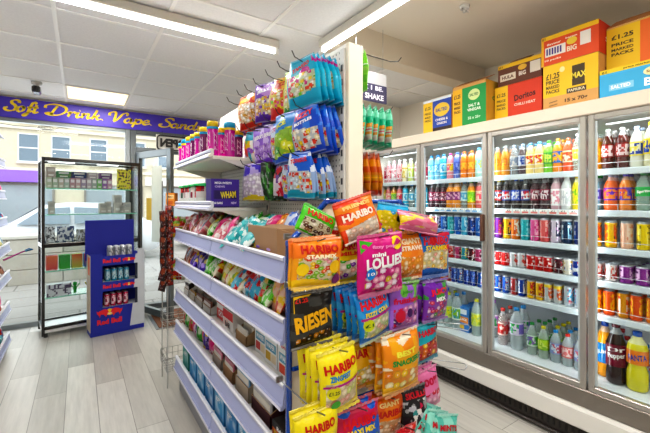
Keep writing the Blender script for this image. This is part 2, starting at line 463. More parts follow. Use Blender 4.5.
# ------------------------------------------------------------------ banner with brush lettering
GL = {
 'S': (1.35, [[(1.5, 1.6), (1.45, 1.95), (1.05, 2.1), (.65, 1.85), (.68, 1.45), (1.05, 1.1), (1.2, .65), (1.0, .15), (.5, -.05), (.05, .15), (.0, .5), (.3, .6)]]),
 'o': (.98, [[(.7, .9), (.42, 1.0), (.12, .72), (.06, .28), (.32, 0), (.66, .18), (.8, .6), (.62, .98), (.8, .84), (1.0, .84)]]),
 'f': (.75, [[(1.15, 1.75), (1.0, 2.05), (.72, 1.85), (.5, .9), (.3, -.2), (.08, -.7), (-.15, -.6), (.1, -.25), (.5, .05), (.85, .4)], [(.15, .95), (.85, 1.02)]]),
 't': (.72, [[(.5, 1.6), (.34, .7), (.3, .15), (.48, 0), (.8, .3)], [(.05, 1.0), (.75, 1.06)]]),
 'D': (1.75, [[(.75, 1.85), (.55, 1.1), (.35, .1)], [(-.3, 1.25), (-.3, 1.75), (.1, 2.05), (.8, 2.12), (1.5, 1.75), (1.62, 1.0), (1.25, .3), (.7, 0), (.2, .0), (-.15, .25), (.1, .4), (.5, .1)]]),
 'r': (.78, [[(.05, .75), (.3, 1.0), (.25, .5), (.15, 0)], [(.25, .55), (.45, .9), (.65, 1.02), (.8, .85)]]),
 'i': (.58, [[(.05, .7), (.28, 1.0), (.2, .3), (.34, 0), (.62, .3)], [(.36, 1.42), (.4, 1.5)]]),
 'n': (1.02, [[(.02, .75), (.25, 1), (.2, .5), (.1, 0)], [(.2, .5), (.5, .97), (.74, .88), (.68, .35), (.78, .02), (1.05, .3)]]),
 'k': (1.02, [[(.45, 2.0), (.3, 1), (.12, 0)], [(.78, 1.0), (.6, .7), (.26, .55), (.55, .4), (.72, .02), (1.05, .25)]]),
 '.': (.5, [[(.12, .04), (.2, .12)]]),
 'V': (1.6, [[(-.1, 1.2), (-.1, 1.75), (.3, 2.08), (.55, 1.8), (.55, 1.0), (.55, .05), (.95, .8), (1.25, 1.7), (1.6, 2.08), (1.85, 1.85), (1.7, 1.55)]]),
 'a': (1.05, [[(.72, .85), (.42, 1), (.12, .68), (.08, .22), (.32, 0), (.62, .3), (.8, .98)], [(.8, .98), (.72, .3), (.86, 0), (1.12, .3)]]),
 'p': (1.02, [[(.05, .8), (.28, 1), (.15, .2), (-.05, -.8)], [(.22, .5), (.52, 1.0), (.84, .8), (.8, .25), (.5, 0), (.22, .15)]]),
 'e': (.88, [[(.12, .4), (.55, .55), (.7, .85), (.42, 1.0), (.12, .62), (.12, .15), (.42, 0), (.9, .35)]]),
 'd': (1.15, [[(.72, .85), (.42, 1), (.12, .68), (.08, .22), (.32, 0), (.65, .35), (.85, 1.0), (1.05, 2.0)], [(.85, 1.0), (.78, .3), (.92, 0), (1.2, .3)]]),
 'w': (1.3, [[(.05, .75), (.25, 1), (.2, .3), (.35, 0), (.65, .4), (.72, .9), (.7, .3), (.85, 0), (1.15, .45), (1.15, 1.0)]]),
 'c': (.85, [[(.75, .8), (.5, 1.0), (.15, .7), (.1, .2), (.4, 0), (.88, .35)]]),
 'h': (1.02, [[(.45, 2.0), (.3, 1), (.12, 0)], [(.22, .5), (.5, .97), (.74, .88), (.68, .35), (.78, .02), (1.05, .3)]]),
}
def catmull(p, n=6):
    out = []
    for i in range(len(p)-1):
        a = p[max(i-1, 0)]; b = p[i]; c = p[i+1]; d = p[min(i+2, len(p)-1)]
        for k in range(n):
            t = k/n
            out.append(tuple(.5*((2*b[q])+(-a[q]+c[q])*t+(2*a[q]-5*b[q]+4*c[q]-d[q])*t*t+(-a[q]+3*b[q]-3*c[q]+d[q])*t**3) for q in range(len(b))))
    out.append(tuple(p[-1])); return out
def script_word(g, word, x0, x1, z0, unit, y, col):
    total = sum(GL[ch][0] for ch in word); sx = (x1-x0)/total; cx = x0
    for ch in word:
        adv, strokes = GL[ch]
        for st in strokes:
            pts = catmull(st) if len(st) > 2 else st
            pts = [(cx+(p[0]+.12*p[1])*sx, z0+p[1]*unit) for p in pts]
            i = len(g.v); m = len(pts)
            for k, p in enumerate(pts):
                q0, q1 = pts[max(k-1, 0)], pts[min(k+1, m-1)]; dx, dz = q1[0]-q0[0], q1[1]-q0[1]; L = math.hypot(dx, dz) or 1; dx /= L; dz /= L
                nib = abs(dx*math.sin(.35)-dz*math.cos(.35)); wd = unit*(.095+.17*nib)
                if ch == '.' or (ch == 'i' and m == 2): wd = unit*.17
                g.v.append((p[0]-dz*wd, y, p[1]+dx*wd)); g.v.append((p[0]+dz*wd, y, p[1]-dx*wd))
            for k in range(m-1): g.face((i+2*k, i+2*k+1, i+2*k+3, i+2*k+2), C(col))
        cx += adv*sx
ban = thing('shop_banner', 'long violet banner with yellow script lettering above the shop window', 'banner', (0, 0, 0))
g = Geo(); g.box((XL, 5.395, 2.405), (2.6, 5.405, 2.635), '4a35b4'); g.build('backing_board', 'paint', ban)
g = Geo()
YT = 5.393
for wd, a, b in (('Soft', -.70, -.41), ('Drink.', -.32, .27), ('Vape.', .31, .83), ('Sandwich.', .90, 1.85)): script_word(g, wd, a, b, 2.482, .060, YT, 'f6d423')
g.build('banner_lettering', 'paper', ban)

# ------------------------------------------------------------------ OPEN sign (seen from behind, so it reads mirrored)
sg = thing('open_sign', 'black framed window sign reading open, seen in reverse above the doorway', 'sign', (0, 0, 0))
p0, p1 = at(155, 134, Y=5.28), at(190, 150, Y=5.28)
x0, x1, z0, z1 = .84, 1.27, 2.14, 2.35
g = Geo(); g.box((x0, 5.27, z0), (x1, 5.285, z1), 'ebe8df', .004); g.build('panel', 'plastic', sg)
g = Geo(); fn = lambda x, z: (x, 5.265, z)
def rrect(x0, x1, z0, z1, r, n=5):
    pts = []
    for cx, cz, a0 in ((x1-r, z1-r, 0), (x0+r, z1-r, PI/2), (x0+r, z0+r, PI), (x1-r, z0+r, 1.5*PI)):
        for k in range(n+1): a = a0+PI/2*k/n; pts.append((cx+r*math.cos(a), 5.26, cz+r*math.sin(a)))
    return pts
g.tube(rrect(x0+.012, x1-.012, z0+.012, z1-.012, .04), .009, '2e2a2a', closed=True)
g.build('border_tube', 'paint', sg)
g = Geo(); vs, fs, asp = text_polys('OPEN', .06); i = len(g.v)
for a, b in vs: g.v.append((x1-.05-a*(x1-x0-.1), 5.262, z0+.045+b*(z1-z0-.09)))
for f in fs: g.face([i+k for k in f][::-1], C('33302f'))
g.build('sign_lettering', 'paint', sg)
g = Geo()
for x in (x0+.08, x1-.08): g.tube([(x, 5.275, z1), (x, 5.3, 2.41)], .002, '222222', n=5)
g.build('hanging_wire', 'paint', sg)

# window cable
g = Geo(); pts = []
for k in range(40):
    a = k/39*PI*6; pts.append((-.36+.05*math.cos(a)+k*.002, 5.36, 2.315+.022*math.sin(a)))
pts = [(-.80, 5.36, 2.33), (-.6, 5.36, 2.31), (-.45, 5.36, 2.315)]+pts+[(-.2, 5.36, 2.34), (-.12, 5.36, 2.33)]
tag(g.tube(pts, .0035, '5b5a58', n=5).build('cable_loop', 'rubber'), 'thin grey cable coiled below the violet banner on the window', 'cable')

# ------------------------------------------------------------------ ceiling fittings
def tube_light(label, a, b, lbl2='light'):
    a, b = Vector(a), Vector(b); t = thing('fluorescent_light', label, 'ceiling light', a, (0, 0, math.atan2(b.y-a.y, b.x-a.x)), 'fluorescent tube lights'); L = (b-a).length
    g = Geo(); g.box((0, -.03, -.005), (L, .03, .055), 'cfcac0', .006); g.build('housing', 'paint', t)
    g = Geo(); g.tube([(.03, 0, -.022), (L-.03, 0, -.022)], .016, 'ffffff', n=12); g.build('lamp_tube', 'glow', t)
    for x in (0, L-.03):
        g = Geo(); g.box((x, -.02, -.042), (x+.03, .02, -.004), 'e8e6e0', .004); g.build('end_cap', 'paint', t)
    g = Geo()
    for x in (.3, L-.3): g.box((x-.008, -.008, .05), (x+.008, .008, .062), '8a8a88')
    g.build('bracket', 'paint', t)
    return t
tube_light('long fluorescent tube running across the ceiling parallel to the shop window', (-.28, 2.50, 2.60), (1.24, 2.48, 2.60))
tube_light('fluorescent tube along the plaster edge above the tall shelving spine', (1.50, .62, 2.60), (1.50, 2.28, 2.60))
for k, (x, y) in enumerate(((-.13, 4.60), (1.70, 4.60))):
    lb = ('lit square warm ceiling panel near the window, left of the banner wording', 'lit square ceiling panel beyond the hanging sweet bags')[k]
    if k == 0: lb = 'lit square warm ceiling panel in front of the violet banner'
    t = thing('ceiling_panel_light', lb, 'ceiling light', (x, y, 0))
    g = Geo(); g.box((.02, .02, ZC-.006), (.585, .565, ZC-.002), 'ffedc4'); g.build('diffuser', 'panelglow', t)
    g = Geo(); frame = g
    for lo, hi in (((.0, .0), (.60, .02)), ((0, .565), (.60, .585)), ((0, .02), (.02, .565)), ((.585, .02), (.60, .565))):
        g.box((lo[0], lo[1], ZC-.012), (hi[0], hi[1], ZC-.002), 'e6e2d8')
    g.build('frame', 'paint', t)
cc = thing('security_camera', 'small white ceiling camera with black lens near the window', 'camera', (-.36, 4.68, ZC))
Geo().lathe([(.045, 0), (.045, -.02), (.02, -.03), (.018, -.055)][::-1], 14, lambda a, z: C('e6e4df')).build('mount', 'plastic', cc)
g = Geo(); g.box((-.035, -.09, -.12), (.035, .05, -.055), '3c3b3b', .012); g.build('body', 'plastic', cc)
Geo().tube([(0, -.088, -.088), (0, -.10, -.088)], .024, '0c0c0e', n=14).build('lens', 'plastic', cc)
sp_ = at(463, 34, Y=1.6)
t = thing('ceiling_hook', 'small white fitting screwed into the plaster ceiling above the drinks', 'fitting', (2.2, 1.55, ZP))
Geo().lathe([(.03, -.02), (.035, 0)], 14, lambda a, z: C('f4f2ee')).build('base_plate', 'plastic', t)
g = Geo(); g.tube([(0, 0, -.018), (.0, 0, -.045)], .012, 'f4f2ee'); g.tube([(-.04, 0, -.03), (.04, 0, -.03)], .006, 'f0eee8'); g.build('nozzle', 'plastic', t)

# ================================================================== tall double-sided shelving (gondola)
GX0, GX1, GX2, GX3 = .60, .96, 1.04, 1.40
GY0, GYM, GY1 = 1.17, 2.05, 2.97
LIPS = [1.25, 1.026, .79, .547, .27]            # tops of the price strips
SHELF_WORD = ['top long shelf', 'second long shelf', 'third long shelf', 'fourth long shelf', 'lowest long shelf']
gon = thing('gondola_shelving', 'tall white double-sided shop shelving with lilac price strips and a pegboard spine', 'shelving', (0, 0, 0))
g = Geo(); g.box((GX1, 1.27, .0), (GX1+.012, GY1, 2.12), 'dedbd4'); g.build('peg_panel', 'pegboard', gon)
g = Geo(); g.box((GX2-.012, 1.27, .0), (GX2, GY1, 2.12), 'dedbd4'); g.build('peg_panel', 'pegboard', gon)
g = Geo(); g.box((GX1, 1.245, 0), (GX2, 1.268, 2.14), 'eee4d0', .003); g.build('end_post', 'paint', gon)
g = Geo(); g.box((GX1, 1.268, 2.12), (GX2, GY1, 2.14), 'f1eee6', .002); g.build('top_rail', 'paint', gon)
for y in (1.27, 2.035, 2.94):
    g = Geo(); g.box((GX1-.008, y, 0), (GX1, y+.03, 2.12), 'd9d6cf')
    z = .1
    while z < 2.08: g.box((GX1-.0095, y+.009, z), (GX1-.0075, y+.021, z+.028), '4a4a4c'); z += .062
    g.build('slotted_upright', 'paint', gon)
g = Geo(); g.box((GX0+.04, GY0, .0), (GX3-.04, GY1, .11), '8f9096'); g.box((GX0+.02, GY0, .11), (GX3-.02, GY1, .155), 'd8d8dc', .004); g.build('base_plinth', 'paint', gon)
def shelf(x_front, x_back, y0, y1, zt, lip=.09, strip='a9afd6', deck='dedcd8'):
    sgn = 1 if x_back > x_front else -1
    g = Geo(); a, b = sorted((x_front+sgn*.02, x_back)); g.box((a, y0+.004, zt-.055), (b, y1-.004, zt-.035), deck, .003)
    for yb in (y0+.006, y1-.018):
        i = len(g.v)
        for y in (yb, yb+.012):
            for x, z in ((x_back, zt-.055), (x_front+sgn*.06, zt-.055), (x_back, zt-.14)): g.v.append((x, y, z))
        for f in ((0, 1, 2), (3, 5, 4), (0, 3, 4, 1), (1, 4, 5, 2), (2, 5, 3, 0)): g.face([i+k for k in f], C('d9d4cb'))
    s = g.build('shelf', 'paint', gon)
    # sloping price channel with rolled top and bottom lips
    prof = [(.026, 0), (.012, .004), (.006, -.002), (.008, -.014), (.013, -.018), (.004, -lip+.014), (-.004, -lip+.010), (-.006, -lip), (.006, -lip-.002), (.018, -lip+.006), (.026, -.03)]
    cols = ['e8e7ee', 'e8e7ee', 'd0d2e4', '8c91b4', strip, '8c91b4', 'dcdcec', 'a9accb', 'b9bccf', 'b9bccf', 'b9bccf']  # shading painted in: pale edge highlights, darker creases and underside
    g = Geo(); n = len(prof); i = len(g.v)
    for y in (y0+.004, y1-.004):
        for px_, pz in prof: g.v.append((x_front+sgn*px_, y, zt+pz))
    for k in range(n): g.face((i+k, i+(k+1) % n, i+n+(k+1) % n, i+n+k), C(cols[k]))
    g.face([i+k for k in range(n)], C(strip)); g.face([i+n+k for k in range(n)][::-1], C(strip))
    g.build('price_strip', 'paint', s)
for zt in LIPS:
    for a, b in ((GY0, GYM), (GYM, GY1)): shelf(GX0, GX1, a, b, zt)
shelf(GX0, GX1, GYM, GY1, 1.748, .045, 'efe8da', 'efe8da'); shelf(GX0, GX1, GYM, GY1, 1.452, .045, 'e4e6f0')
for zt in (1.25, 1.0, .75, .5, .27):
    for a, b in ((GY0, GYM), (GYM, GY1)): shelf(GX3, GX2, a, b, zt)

def ord_(i):
    return ORD[i] if i < len(ORD) else ['nineteenth', 'twentieth', 'twenty-first', 'twenty-second', 'twenty-third', 'twenty-fourth', 'twenty-fifth', 'twenty-sixth', 'twenty-seventh', 'twenty-eighth', 'twenty-ninth', 'thirtieth'][i-18]

# ---------------- hooks and hanging bags on the near bay (face -x)
def hook(p, length, direction, label, drop=.0):
    """a bent steel peg hook"""
    o = thing('peg_hook', label, 'hook', p, (0, 0, direction), None)
    g = Geo(); g.tube([(0, 0, 0), (length*.75, 0, .0), (length*.93, 0, .012), (length, 0, .036)], .0026, '4c4a4a', n=6); g.build('prong', 'steel', o)
    g = Geo(); g.box((-.004, -.014, -.012), (.0, .014, .014), 'b9b7b2', .001); g.build('back_clip', 'steel', o)
    return o
ROWS = [  # z of hook, list of (Y, look, protos)
 (2.05, 'top row', 'upper'), (1.845, 'middle row', 'middle'), (1.648, 'bottom row', 'lower')]
def mk(look, w, h, t, art, seed, texts=(), **k):
    k.setdefault('taper', .28); return (look, bag_geo(w, h, t, art, 24, 30, seed, texts, **k).mesh('sweet_bag', 'film'), w, h, t)
cyan = mk('cyan and rainbow sweet', .20, .20, .045, art_bag('35b5d8', '3fc0de', '38b4da', ['f25a3c', 'f7d23a', '7fce3a', 'd8408f', 'f4f0e4'], 'd8e8c0', .70, .26, 7, 3, swirl='c3258f'), 3, [('TANGO', .5, .80, .6, .09, 'e23a2e', .15)])
lime = mk('lime and yellow sweet', .20, .20, .045, art_bag('a8d534', 'd9e23a', '2f9e4a', ['f25a3c', 'f7d23a', 'e8f0a0', '3fae49', 'f4f0e4'], 'e6e49a', .66, .15, 7, 5, blob='f2e640'), 5, [('SOUR', .5, .8, .6, .1, 'e64a8d', .1)])
redy = mk('yellow and red sweet', .20, .20, .045, art_bag('f0bd33', 'f5d848', 'd8413b', ['f25a3c', 'f7e23a', '7fce3a', 'e86aa0', 'fff6d8'], 'ecd05a', .7, .28, 7, 8, blob='e8663c'), 8, [('FIZZY', .5, .82, .6, .1, 'd4302a', .1)])
purp = mk('purple and yellow sweet', .18, .19, .045, art_bag('7a49b8', '8f5cc4', '5a3496', ['f2d03c', 'f7f0d8', 'e8a03a', '8a58c8', 'fff6d8'], 'd4bfa0', .62, .16, 7, 12, blob='c99ae6'), 12, [('JELLY', .5, .8, .6, .1, 'ffffff', .1)])
redc = mk('red and clear sweet', .18, .19, .045, art_bag('e0432e', 'e8a060', 'c8372b', ['f0e2c8', 'f4c8a0', 'd8a048', 'f08850', 'ffffff'], 'e2c8a4', .72, .2, 7, 14, blob='f2a052'), 14, [('MIX', .5, .82, .5, .1, 'ffe14a', .1)])
blue = mk('royal blue fizzy sweet', .17, .20, .045, art_bag('2b55c8', '3a62cc', '2a4fc4', ['f4f0e4', 'f2d03c', 'e84838', 'f7e9c0'], 'cfd6dc', .55, .13, 6, 21, blob='5a8be2'), 21, [('FIZZY', .5, .82, .66, .13, 'e8373b', .1), ('BOTTLES', .5, .67, .6, .07, 'ffffff', .1)])
bgrn = mk('blue and lime swirl', .19, .22, .045, art_bag('2f62cf', 'a6cf3a', '2258c0', ['b7dc3c', '9cca30', 'e4e64a', '4fae4a'], '98c63a', .66, .12, 3, 24, swirl='7ec83c', blob='2c8fe0'), 24, [('ICE', .4, .78, .4, .1, 'dfe94a', .2)])
bclr = mk('pale blue and yellow', .16, .20, .04, art_bag('5b8ae0', 'b8cbe6', '3b6ad0', ['f4f0e4', 'f5d848', 'e84878', 'dff0fa'], 'c6d6e4', .58, .12, 7, 27, blob='d8e8fa'), 27, [('TUTTI', .5, .8, .66, .12, 'd6348a', .1)])
viol = mk('violet twist', .15, .20, .04, art_bag('9c78d8', 'b99ae6', '7d4fc0', ['e8dcf6', 'c8a8ee', '8f5cc4', 'f4f0fa'], 'c4a8ea', .5, .12, 5, 31, blob='d8c4f4'), 31, [('BERRY', .5, .75, .6, .1, 'ffffff', .1)])
mult = mk('multicoloured candy', .15, .19, .04, art_mix(['3fb4d0', 'f2d03c', 'e85a48', 'f4f0e4', '8fcf6a', 'a870c8'], 33, 6, head='5ab8d4'), 33)
whit = mk('clear white and yellow', .17, .20, .04, art_bag('b8a8e0', 'd8d0ea', 'e6cf4a', ['f4f0f4', 'e8dcf0', 'd8c8e8', 'f7f4fa'], 'd4c8dc', .7, .12, 6, 36, blob='5a48c0'), 36)
dgrn = mk('dark green liquorice', .10, .20, .03, art_mix(['1f3a1c', '2f6a2c', '14180f', '4e9a3c'], 38, 5), 38)
bwht = mk('black and white candy', .14, .18, .035, art_mix(['f4f0f0', '2a2430', 'd84a58', 'e8e0ea', '7a5aa0'], 41, 6), 41, [('MINTS', .5, .75, .7, .14, 'd8303a', .1)])
bred = mk('blue and red header', .15, .195, .04, art_bag('3f6fd4', '9fb6dc', '2d9ab8', ['f6f2e4', 'f5d040', 'e8503c', 'dceefa'], 'cfd8e0', .56, .16, 7, 44, blob='e8f0fa'), 44, [('TONGUE', .5, .82, .7, .1, 'd6302a', .12)])
HANG = [
 (2.06, 'top', [(1.37, cyan, 5), (1.51, lime, 3), (1.64, redy, 3), (1.79, purp, 4), (1.91, purp, 2), (2.03, redc, 4), (2.20, mult, 2)]),
 (1.85, 'middle', [(1.36, blue, 4), (1.53, bgrn, 5), (1.67, bclr, 3), (1.80, viol, 3), (1.91, viol, 3), (2.03, mult, 3)]),
 (1.652, 'bottom', [(1.40, bred, 5), (1.50, bred, 2), (1.61, bclr, 2), (1.72, bwht, 2), (1.84, dgrn, 3), (1.97, whit, 4), (2.09, whit, 2)])]
for zh, rw, lst in HANG:
    for k, (Y, (look, me, w, h, t), n) in enumerate(lst):
        hook((GX1-.01, Y, zh), .20, PI, 'dark wire peg hook, %s along the %s row of the spine' % (ord_(k), rw))
        for j in range(n):
            x = GX1-.035-.034*j*(1 if n < 5 else .85)
            o = put('sweet_bag', me, None, (x, Y+R.uniform(-.006, .006), zh-h/2+.012), (R.uniform(-.02, .10)+.03*(n-j), R.uniform(-.09, .09), -PI/2+.16+R.uniform(-.12, .16)))
            tag(o, '%s bag %s from the tip of %s hook, %s row' % (look, ord_(n-1-j), ord_(k), rw), 'sweets', '%s bags hung on the spine' % look); o.scale = (1.14, 1, 1.06)
# ---------------- the other face of the spine (seen past the end post)
mint = mk('mint green', .13, .20, .05, art_bag('3fb58c', '63c8a2', '3aa880', ['f4b060', 'f2788a', 'e8dcd0', 'f7a0b0', 'e8c84a'], 'cfe0d0', .5, .1, 6, 51, blob='8fdcc0'), 51)
amber = mk('red and amber', .12, .21, .045, art_bag('c8541e', 'd87a28', 'b8341a', ['e8a03a', 'c83a20', 'f0b850', 'd8501e'], 'd88830', .56, .18, 6, 54, blob='e89a3c'), 54)
limeb = mk('lime green', .10, .20, .03, art_bag('7fd448', '9ae060', '6cc83c', ['a8e66a', '5fb82e'], '8ad850', .6, .1, 5, 57), 57, taper=.8)
for nm, (look, me, w, h, t), zh, n, st, ys, x0 in (('top', limeb, 2.14, 1, .03, 1.31, 1.085), ('middle', mint, 1.905, 6, .042, 1.37, 1.075), ('bottom', amber, 1.68, 5, .038, 1.37, 1.07)):
    hook((GX2+.002, ys, zh), .30, 0, 'thin wire hook on the far face of the spine, %s of three' % nm)
    for j in range(n):
        o = put('sweet_bag', me, None, (x0+st*j, ys+R.uniform(-.01, .01), zh-h/2+.01), (R.uniform(-.03, .03), R.uniform(-.03, .03), PI/2+R.uniform(-.25, -.05)))
        tag(o, '%s bag %s from the end post on the far face hook' % (look, ord_(j)), 'sweets', '%s bags beyond the end post' % look)

# ---------------- tubes on the short top shelf
def tube_proto(body, cap, label):
    t = thing('sweet_tube', label, 'sweet tube')
    rr, hh = .031, .175
    b, s2 = C(body), C('f0d8ea')
    g = Geo(); g.lathe([(rr, 0), (rr, .004), (rr, .05), (rr, .1), (rr, .15), (rr, hh)], 18, lambda a, z: b)
    fn = lambda x, z: ((rr+.0006)*math.cos(x/rr+PI), (rr+.0006)*math.sin(x/rr+PI), z)
    g.text('FIZZ', .006, .09, .10, .022, 'f6d6ee', lambda x, z: fn(x, z), .02, PI/2)
    g.text('FIZZ', .05, .09, .10, .022, 'f6d6ee', lambda x, z: fn(x, z), .02, PI/2)
    g.build('tube_body', 'plastic', t)
    g = Geo(); c2 = C(cap); g.lathe([(rr+.003, hh-.004), (rr+.003, hh+.016), (rr+.001, hh+.026), (0.0001, hh+.028)], 18, lambda a, z: c2); g.build('cap', 'plastic', t)
    g = Geo(); c3 = C('2aa6d8' if cap != '2aa6d8' else 'f2d02c'); g.lathe([(rr+.0035, hh-.018), (rr+.0035, hh-.005)], 18, lambda a, z: c3, cap=False); g.build('neck_band', 'plastic', t)
    return t
TP = {'my': tube_proto('d61fa0', 'f2d02c', 'x x x x'), 'py': tube_proto('74185f', 'f2d02c', 'x x x x'), 'mb': tube_proto('d61fa0', '2aa6d8', 'x x x x')}
TL = {'my': 'magenta sweet tube with yellow cap', 'py': 'dark plum sweet tube with yellow cap', 'mb': 'magenta sweet tube with blue cap'}
used = set()
def place_proto(proto, key, loc, rot, label, scale=None, group=None):
    if key not in used:
        used.add(key); o = proto; o.location = loc; o.rotation_euler = rot
        if scale: o.scale = scale
        o['label'] = label
    else: o = dup(proto, loc, rot, label, scale)
    if group: o['group'] = group
    return o
spots = [(.655, 2.17, 'my', 1.06), (.745, 2.13, 'mb', 1.04), (.885, 2.14, 'my', .78), (.655, 2.33, 'py', 1.02), (.65, 2.44, 'my', .94), (.65, 2.55, 'py', .96), (.65, 2.67, 'my', .96), (.65, 2.80, 'mb', .96), (.65, 2.90, 'mb', .9),
         (.74, 2.28, 'my', 1.0), (.75, 2.42, 'my', .98), (.75, 2.56, 'mb', .98), (.84, 2.25, 'py', .95), (.86, 2.4, 'my', .95), (.75, 2.7, 'py', .95), (.75, 2.84, 'my', .95)]
fr = 0; bk = 0
for x, y, k, sc in spots:
    if x < .70: w = 'front row'; i = fr; fr += 1
    else: w = 'behind the front row'; i = bk; bk += 1
    place_proto(TP[k], k, (x, y, 1.713), (0, 0, R.uniform(-.3, .3)), '%s, %s from near end, %s' % (TL[k], ord_(i), w), (1, 1, sc), 'sweet tubes on the high short shelf')

# ---------------- carton helper
def carton(name, label, cat, w, d, h, loc, rot, front, side, top, texts=(), side_texts=(), flap=None, group=None, tops=None, nu=24, nv=20, marks=None):
    """printed box: w along local x, d along y (front at y=0), origin at front-bottom-centre"""
    t = thing(name, label, cat, loc, rot, group)
    g = Geo()
    g.panel((-w/2, 0, 0), (w, 0, 0), (0, 0, h), nu, nv, front)
    g.panel((w/2, 0, 0), (0, d, 0), (0, 0, h), 8, nv, side); g.panel((-w/2, d, 0), (0, -d, 0), (0, 0, h), 8, nv, side)
    g.panel((w/2, d, 0), (-w, 0, 0), (0, 0, h), 6, 4, front)
    g.quad((-w/2, 0, h), (w/2, 0, h), (w/2, d, h), (-w/2, d, h), top); g.quad((-w/2, 0, 0), (-w/2, d, 0), (w/2, d, 0), (w/2, 0, 0), top)
    fn = lambda x, z: (x, -.0012, z); fs = lambda y, z: (w/2+.0012, y, z)
    for tx in texts:
        g.text(tx[0], (tx[1]-.5)*w, tx[2]*h, tx[3]*w, tx[4]*h, tx[5], fn, .03, tx[6] if len(tx) > 6 else 0)
    for tx in side_texts: g.text(tx[0], tx[1]*d, tx[2]*h, tx[3]*d, tx[4]*h, tx[5], fs, .03)
    if marks: marks(g, fn, w, h)
    g.build('carton_body', 'paper', t)
    if flap:
        for (x0, x1, y0, y1, z, c) in flap:
            g = Geo(); g.box((0, 0, 0), (x1-x0, y1-y0, .004), c); f = g.build('flap', 'paper', t, (x0, y0, h+.001), (z, 0, 0))
    return t
def bands(*spec, base='ffffff'):
    """rectangular colour fields (u0,u1,v0,v1,colour) on a base"""
    sp = [(a, b, c, d, C(e)) for a, b, c, d, e in spec]; B = C(base)
    def f(u, v):
        r = B
        for a, b, c, d, e in sp:
            if a <= u < b and c <= v < d: r = e
        return r
    return f
P1 = lambda c: (lambda u, v: C(c))
RZX = -PI/2      # faces -x

# ---------------- short second shelf: purple box and lolly tubs
carton('candy_box', 'purple cardboard sweet box with yellow comic lettering on the small upper shelf', 'box', .165, .10, .165, (.70, 2.075, 1.418), (0, 0, .0),
       bands((0, 1, 0, .06, '2f1a66'), (.10, .9, .30, .62, '35206f'), (.12, .88, .32, .60, '2c1760'), base='46289a'), P1('3a2080'), '46289a',
       [('MEGA SWEETS', .42, .86, .6, .08, 'ffffff'), ('CHEWS', .3, .73, .35, .07, 'd8c8f8'), ('WHAM', .6, .45, .55, .24, 'f4dc2c', .08), ('60 BARS', .25, .16, .3, .08, 'ffffff'), ('NEW', .8, .16, .2, .08, 'e8d8ff')])
for k, (x, y) in enumerate(((.67, 2.42), (.67, 2.56), (.67, 2.70), (.67, 2.84))):
    t = thing('lolly_tub', 'clear plastic lolly tub with green lid, %s from the purple box' % ord_(k), 'tub', (x, y, 1.418), (0, 0, 0), 'green lidded tubs on the small upper shelf')
    am = art_mix(['f0e8e4', 'c83a38', '3a5a3c', 'e8e0da', '8a2a3a', 'd8d4d0'], 70+k, 9)
    g = Geo(); g.lathe([(.052, 0), (.056, .01), (.056, .06), (.056, .10), (.056, .135)], 18, lambda a, z: am(a*2, z*6) if z > .055 else C('e9ece4')); g.build('tub_body', 'plastic', t)
    g = Geo(); g.lathe([(.064, .135), (.066, .142), (.064, .15), (.0001, .156)], 18, lambda a, z: C('4fc878')); g.build('lid', 'plastic', t)

# ---------------- loose bags heaped on the two upper long shelves
def pr(look, cols, seed, head=None, foot=None, w=.12, h=.17, t=.05, texts=()):
    return mk(look, w, h, t, art_mix(cols, seed, 5, head, foot), seed, texts)
PP = {
 'teal': pr('teal and white gum', ['18b4b8', '22c4c4', '0f9aa4', 'e8f4f0', '1cb0b6'], 61, w=.16, texts=[('MINT', .5, .7, .5, .14, 'ffffff', .1)]),
 'blue': pr('bright blue sweet', ['2f6fe0', '3f86ee', '2458c8', 'dfeaff'], 62, w=.15), 'orange': pr('orange and yellow sweet', ['f59a22', 'f8c23a', 'e87818', 'fff0d0'], 63),
 'magenta': pr('magenta and pink sweet', ['d8327a', 'f07aa8', 'b81f5c', 'f8d8e0', 'e84a8a'], 64), 'green': pr('leaf green sweet', ['3fae3a', '62c850', '2a8a2c', 'e0f4d0'], 65),
 'yellow': pr('yellow and green sweet', ['d8cf34', 'efe04a', '8ab838', 'f8f4c8'], 66), 'steel': pr('pale blue sweet', ['8fb4d0', 'b8d0e0', '5a86b0', 'f0f4f8'], 67),
 'brown': pr('brown and red snack', ['8a4a34', 'b85a44', 'e0c4b0', '6a2f28', 'd8a890'], 68), 'white': pr('white and pink sweet', ['f2e4e4', 'e8a0a8', 'fff8f4', 'd87a88'], 69),
 'purple': pr('deep purple sweet', ['4a2ca8', '6a48c8', '2f1a80', 'f2d03c', 'b8a0ee'], 71), 'lime': pr('vivid lime sweet', ['58c82c', '7ade4a', '3aa820', 'eaf8d8'], 72, texts=[('SOUR', .5, .6, .6, .14, 'ffffff', .1)]),
 'redyel': pr('red and yellow candy', ['d83a30', 'f2c83a', 'e8e0c8', '8ab43a', 'b82a28'], 73), 'cyan': pr('sky blue and red candy', ['3aa0d0', '68c0e0', 'd84040', 'f0f4f0', '2a70b0'], 74),
 'grnred': pr('green and red candy', ['4ab04a', 'e0483c', 'f4f0e4', '78cc4a', 'f2c83a'], 75), 'peach': pr('coral and cream candy', ['e86a58', 'f4c0a0', 'f8ecd8', 'd84840', 'f2d05a'], 76)}
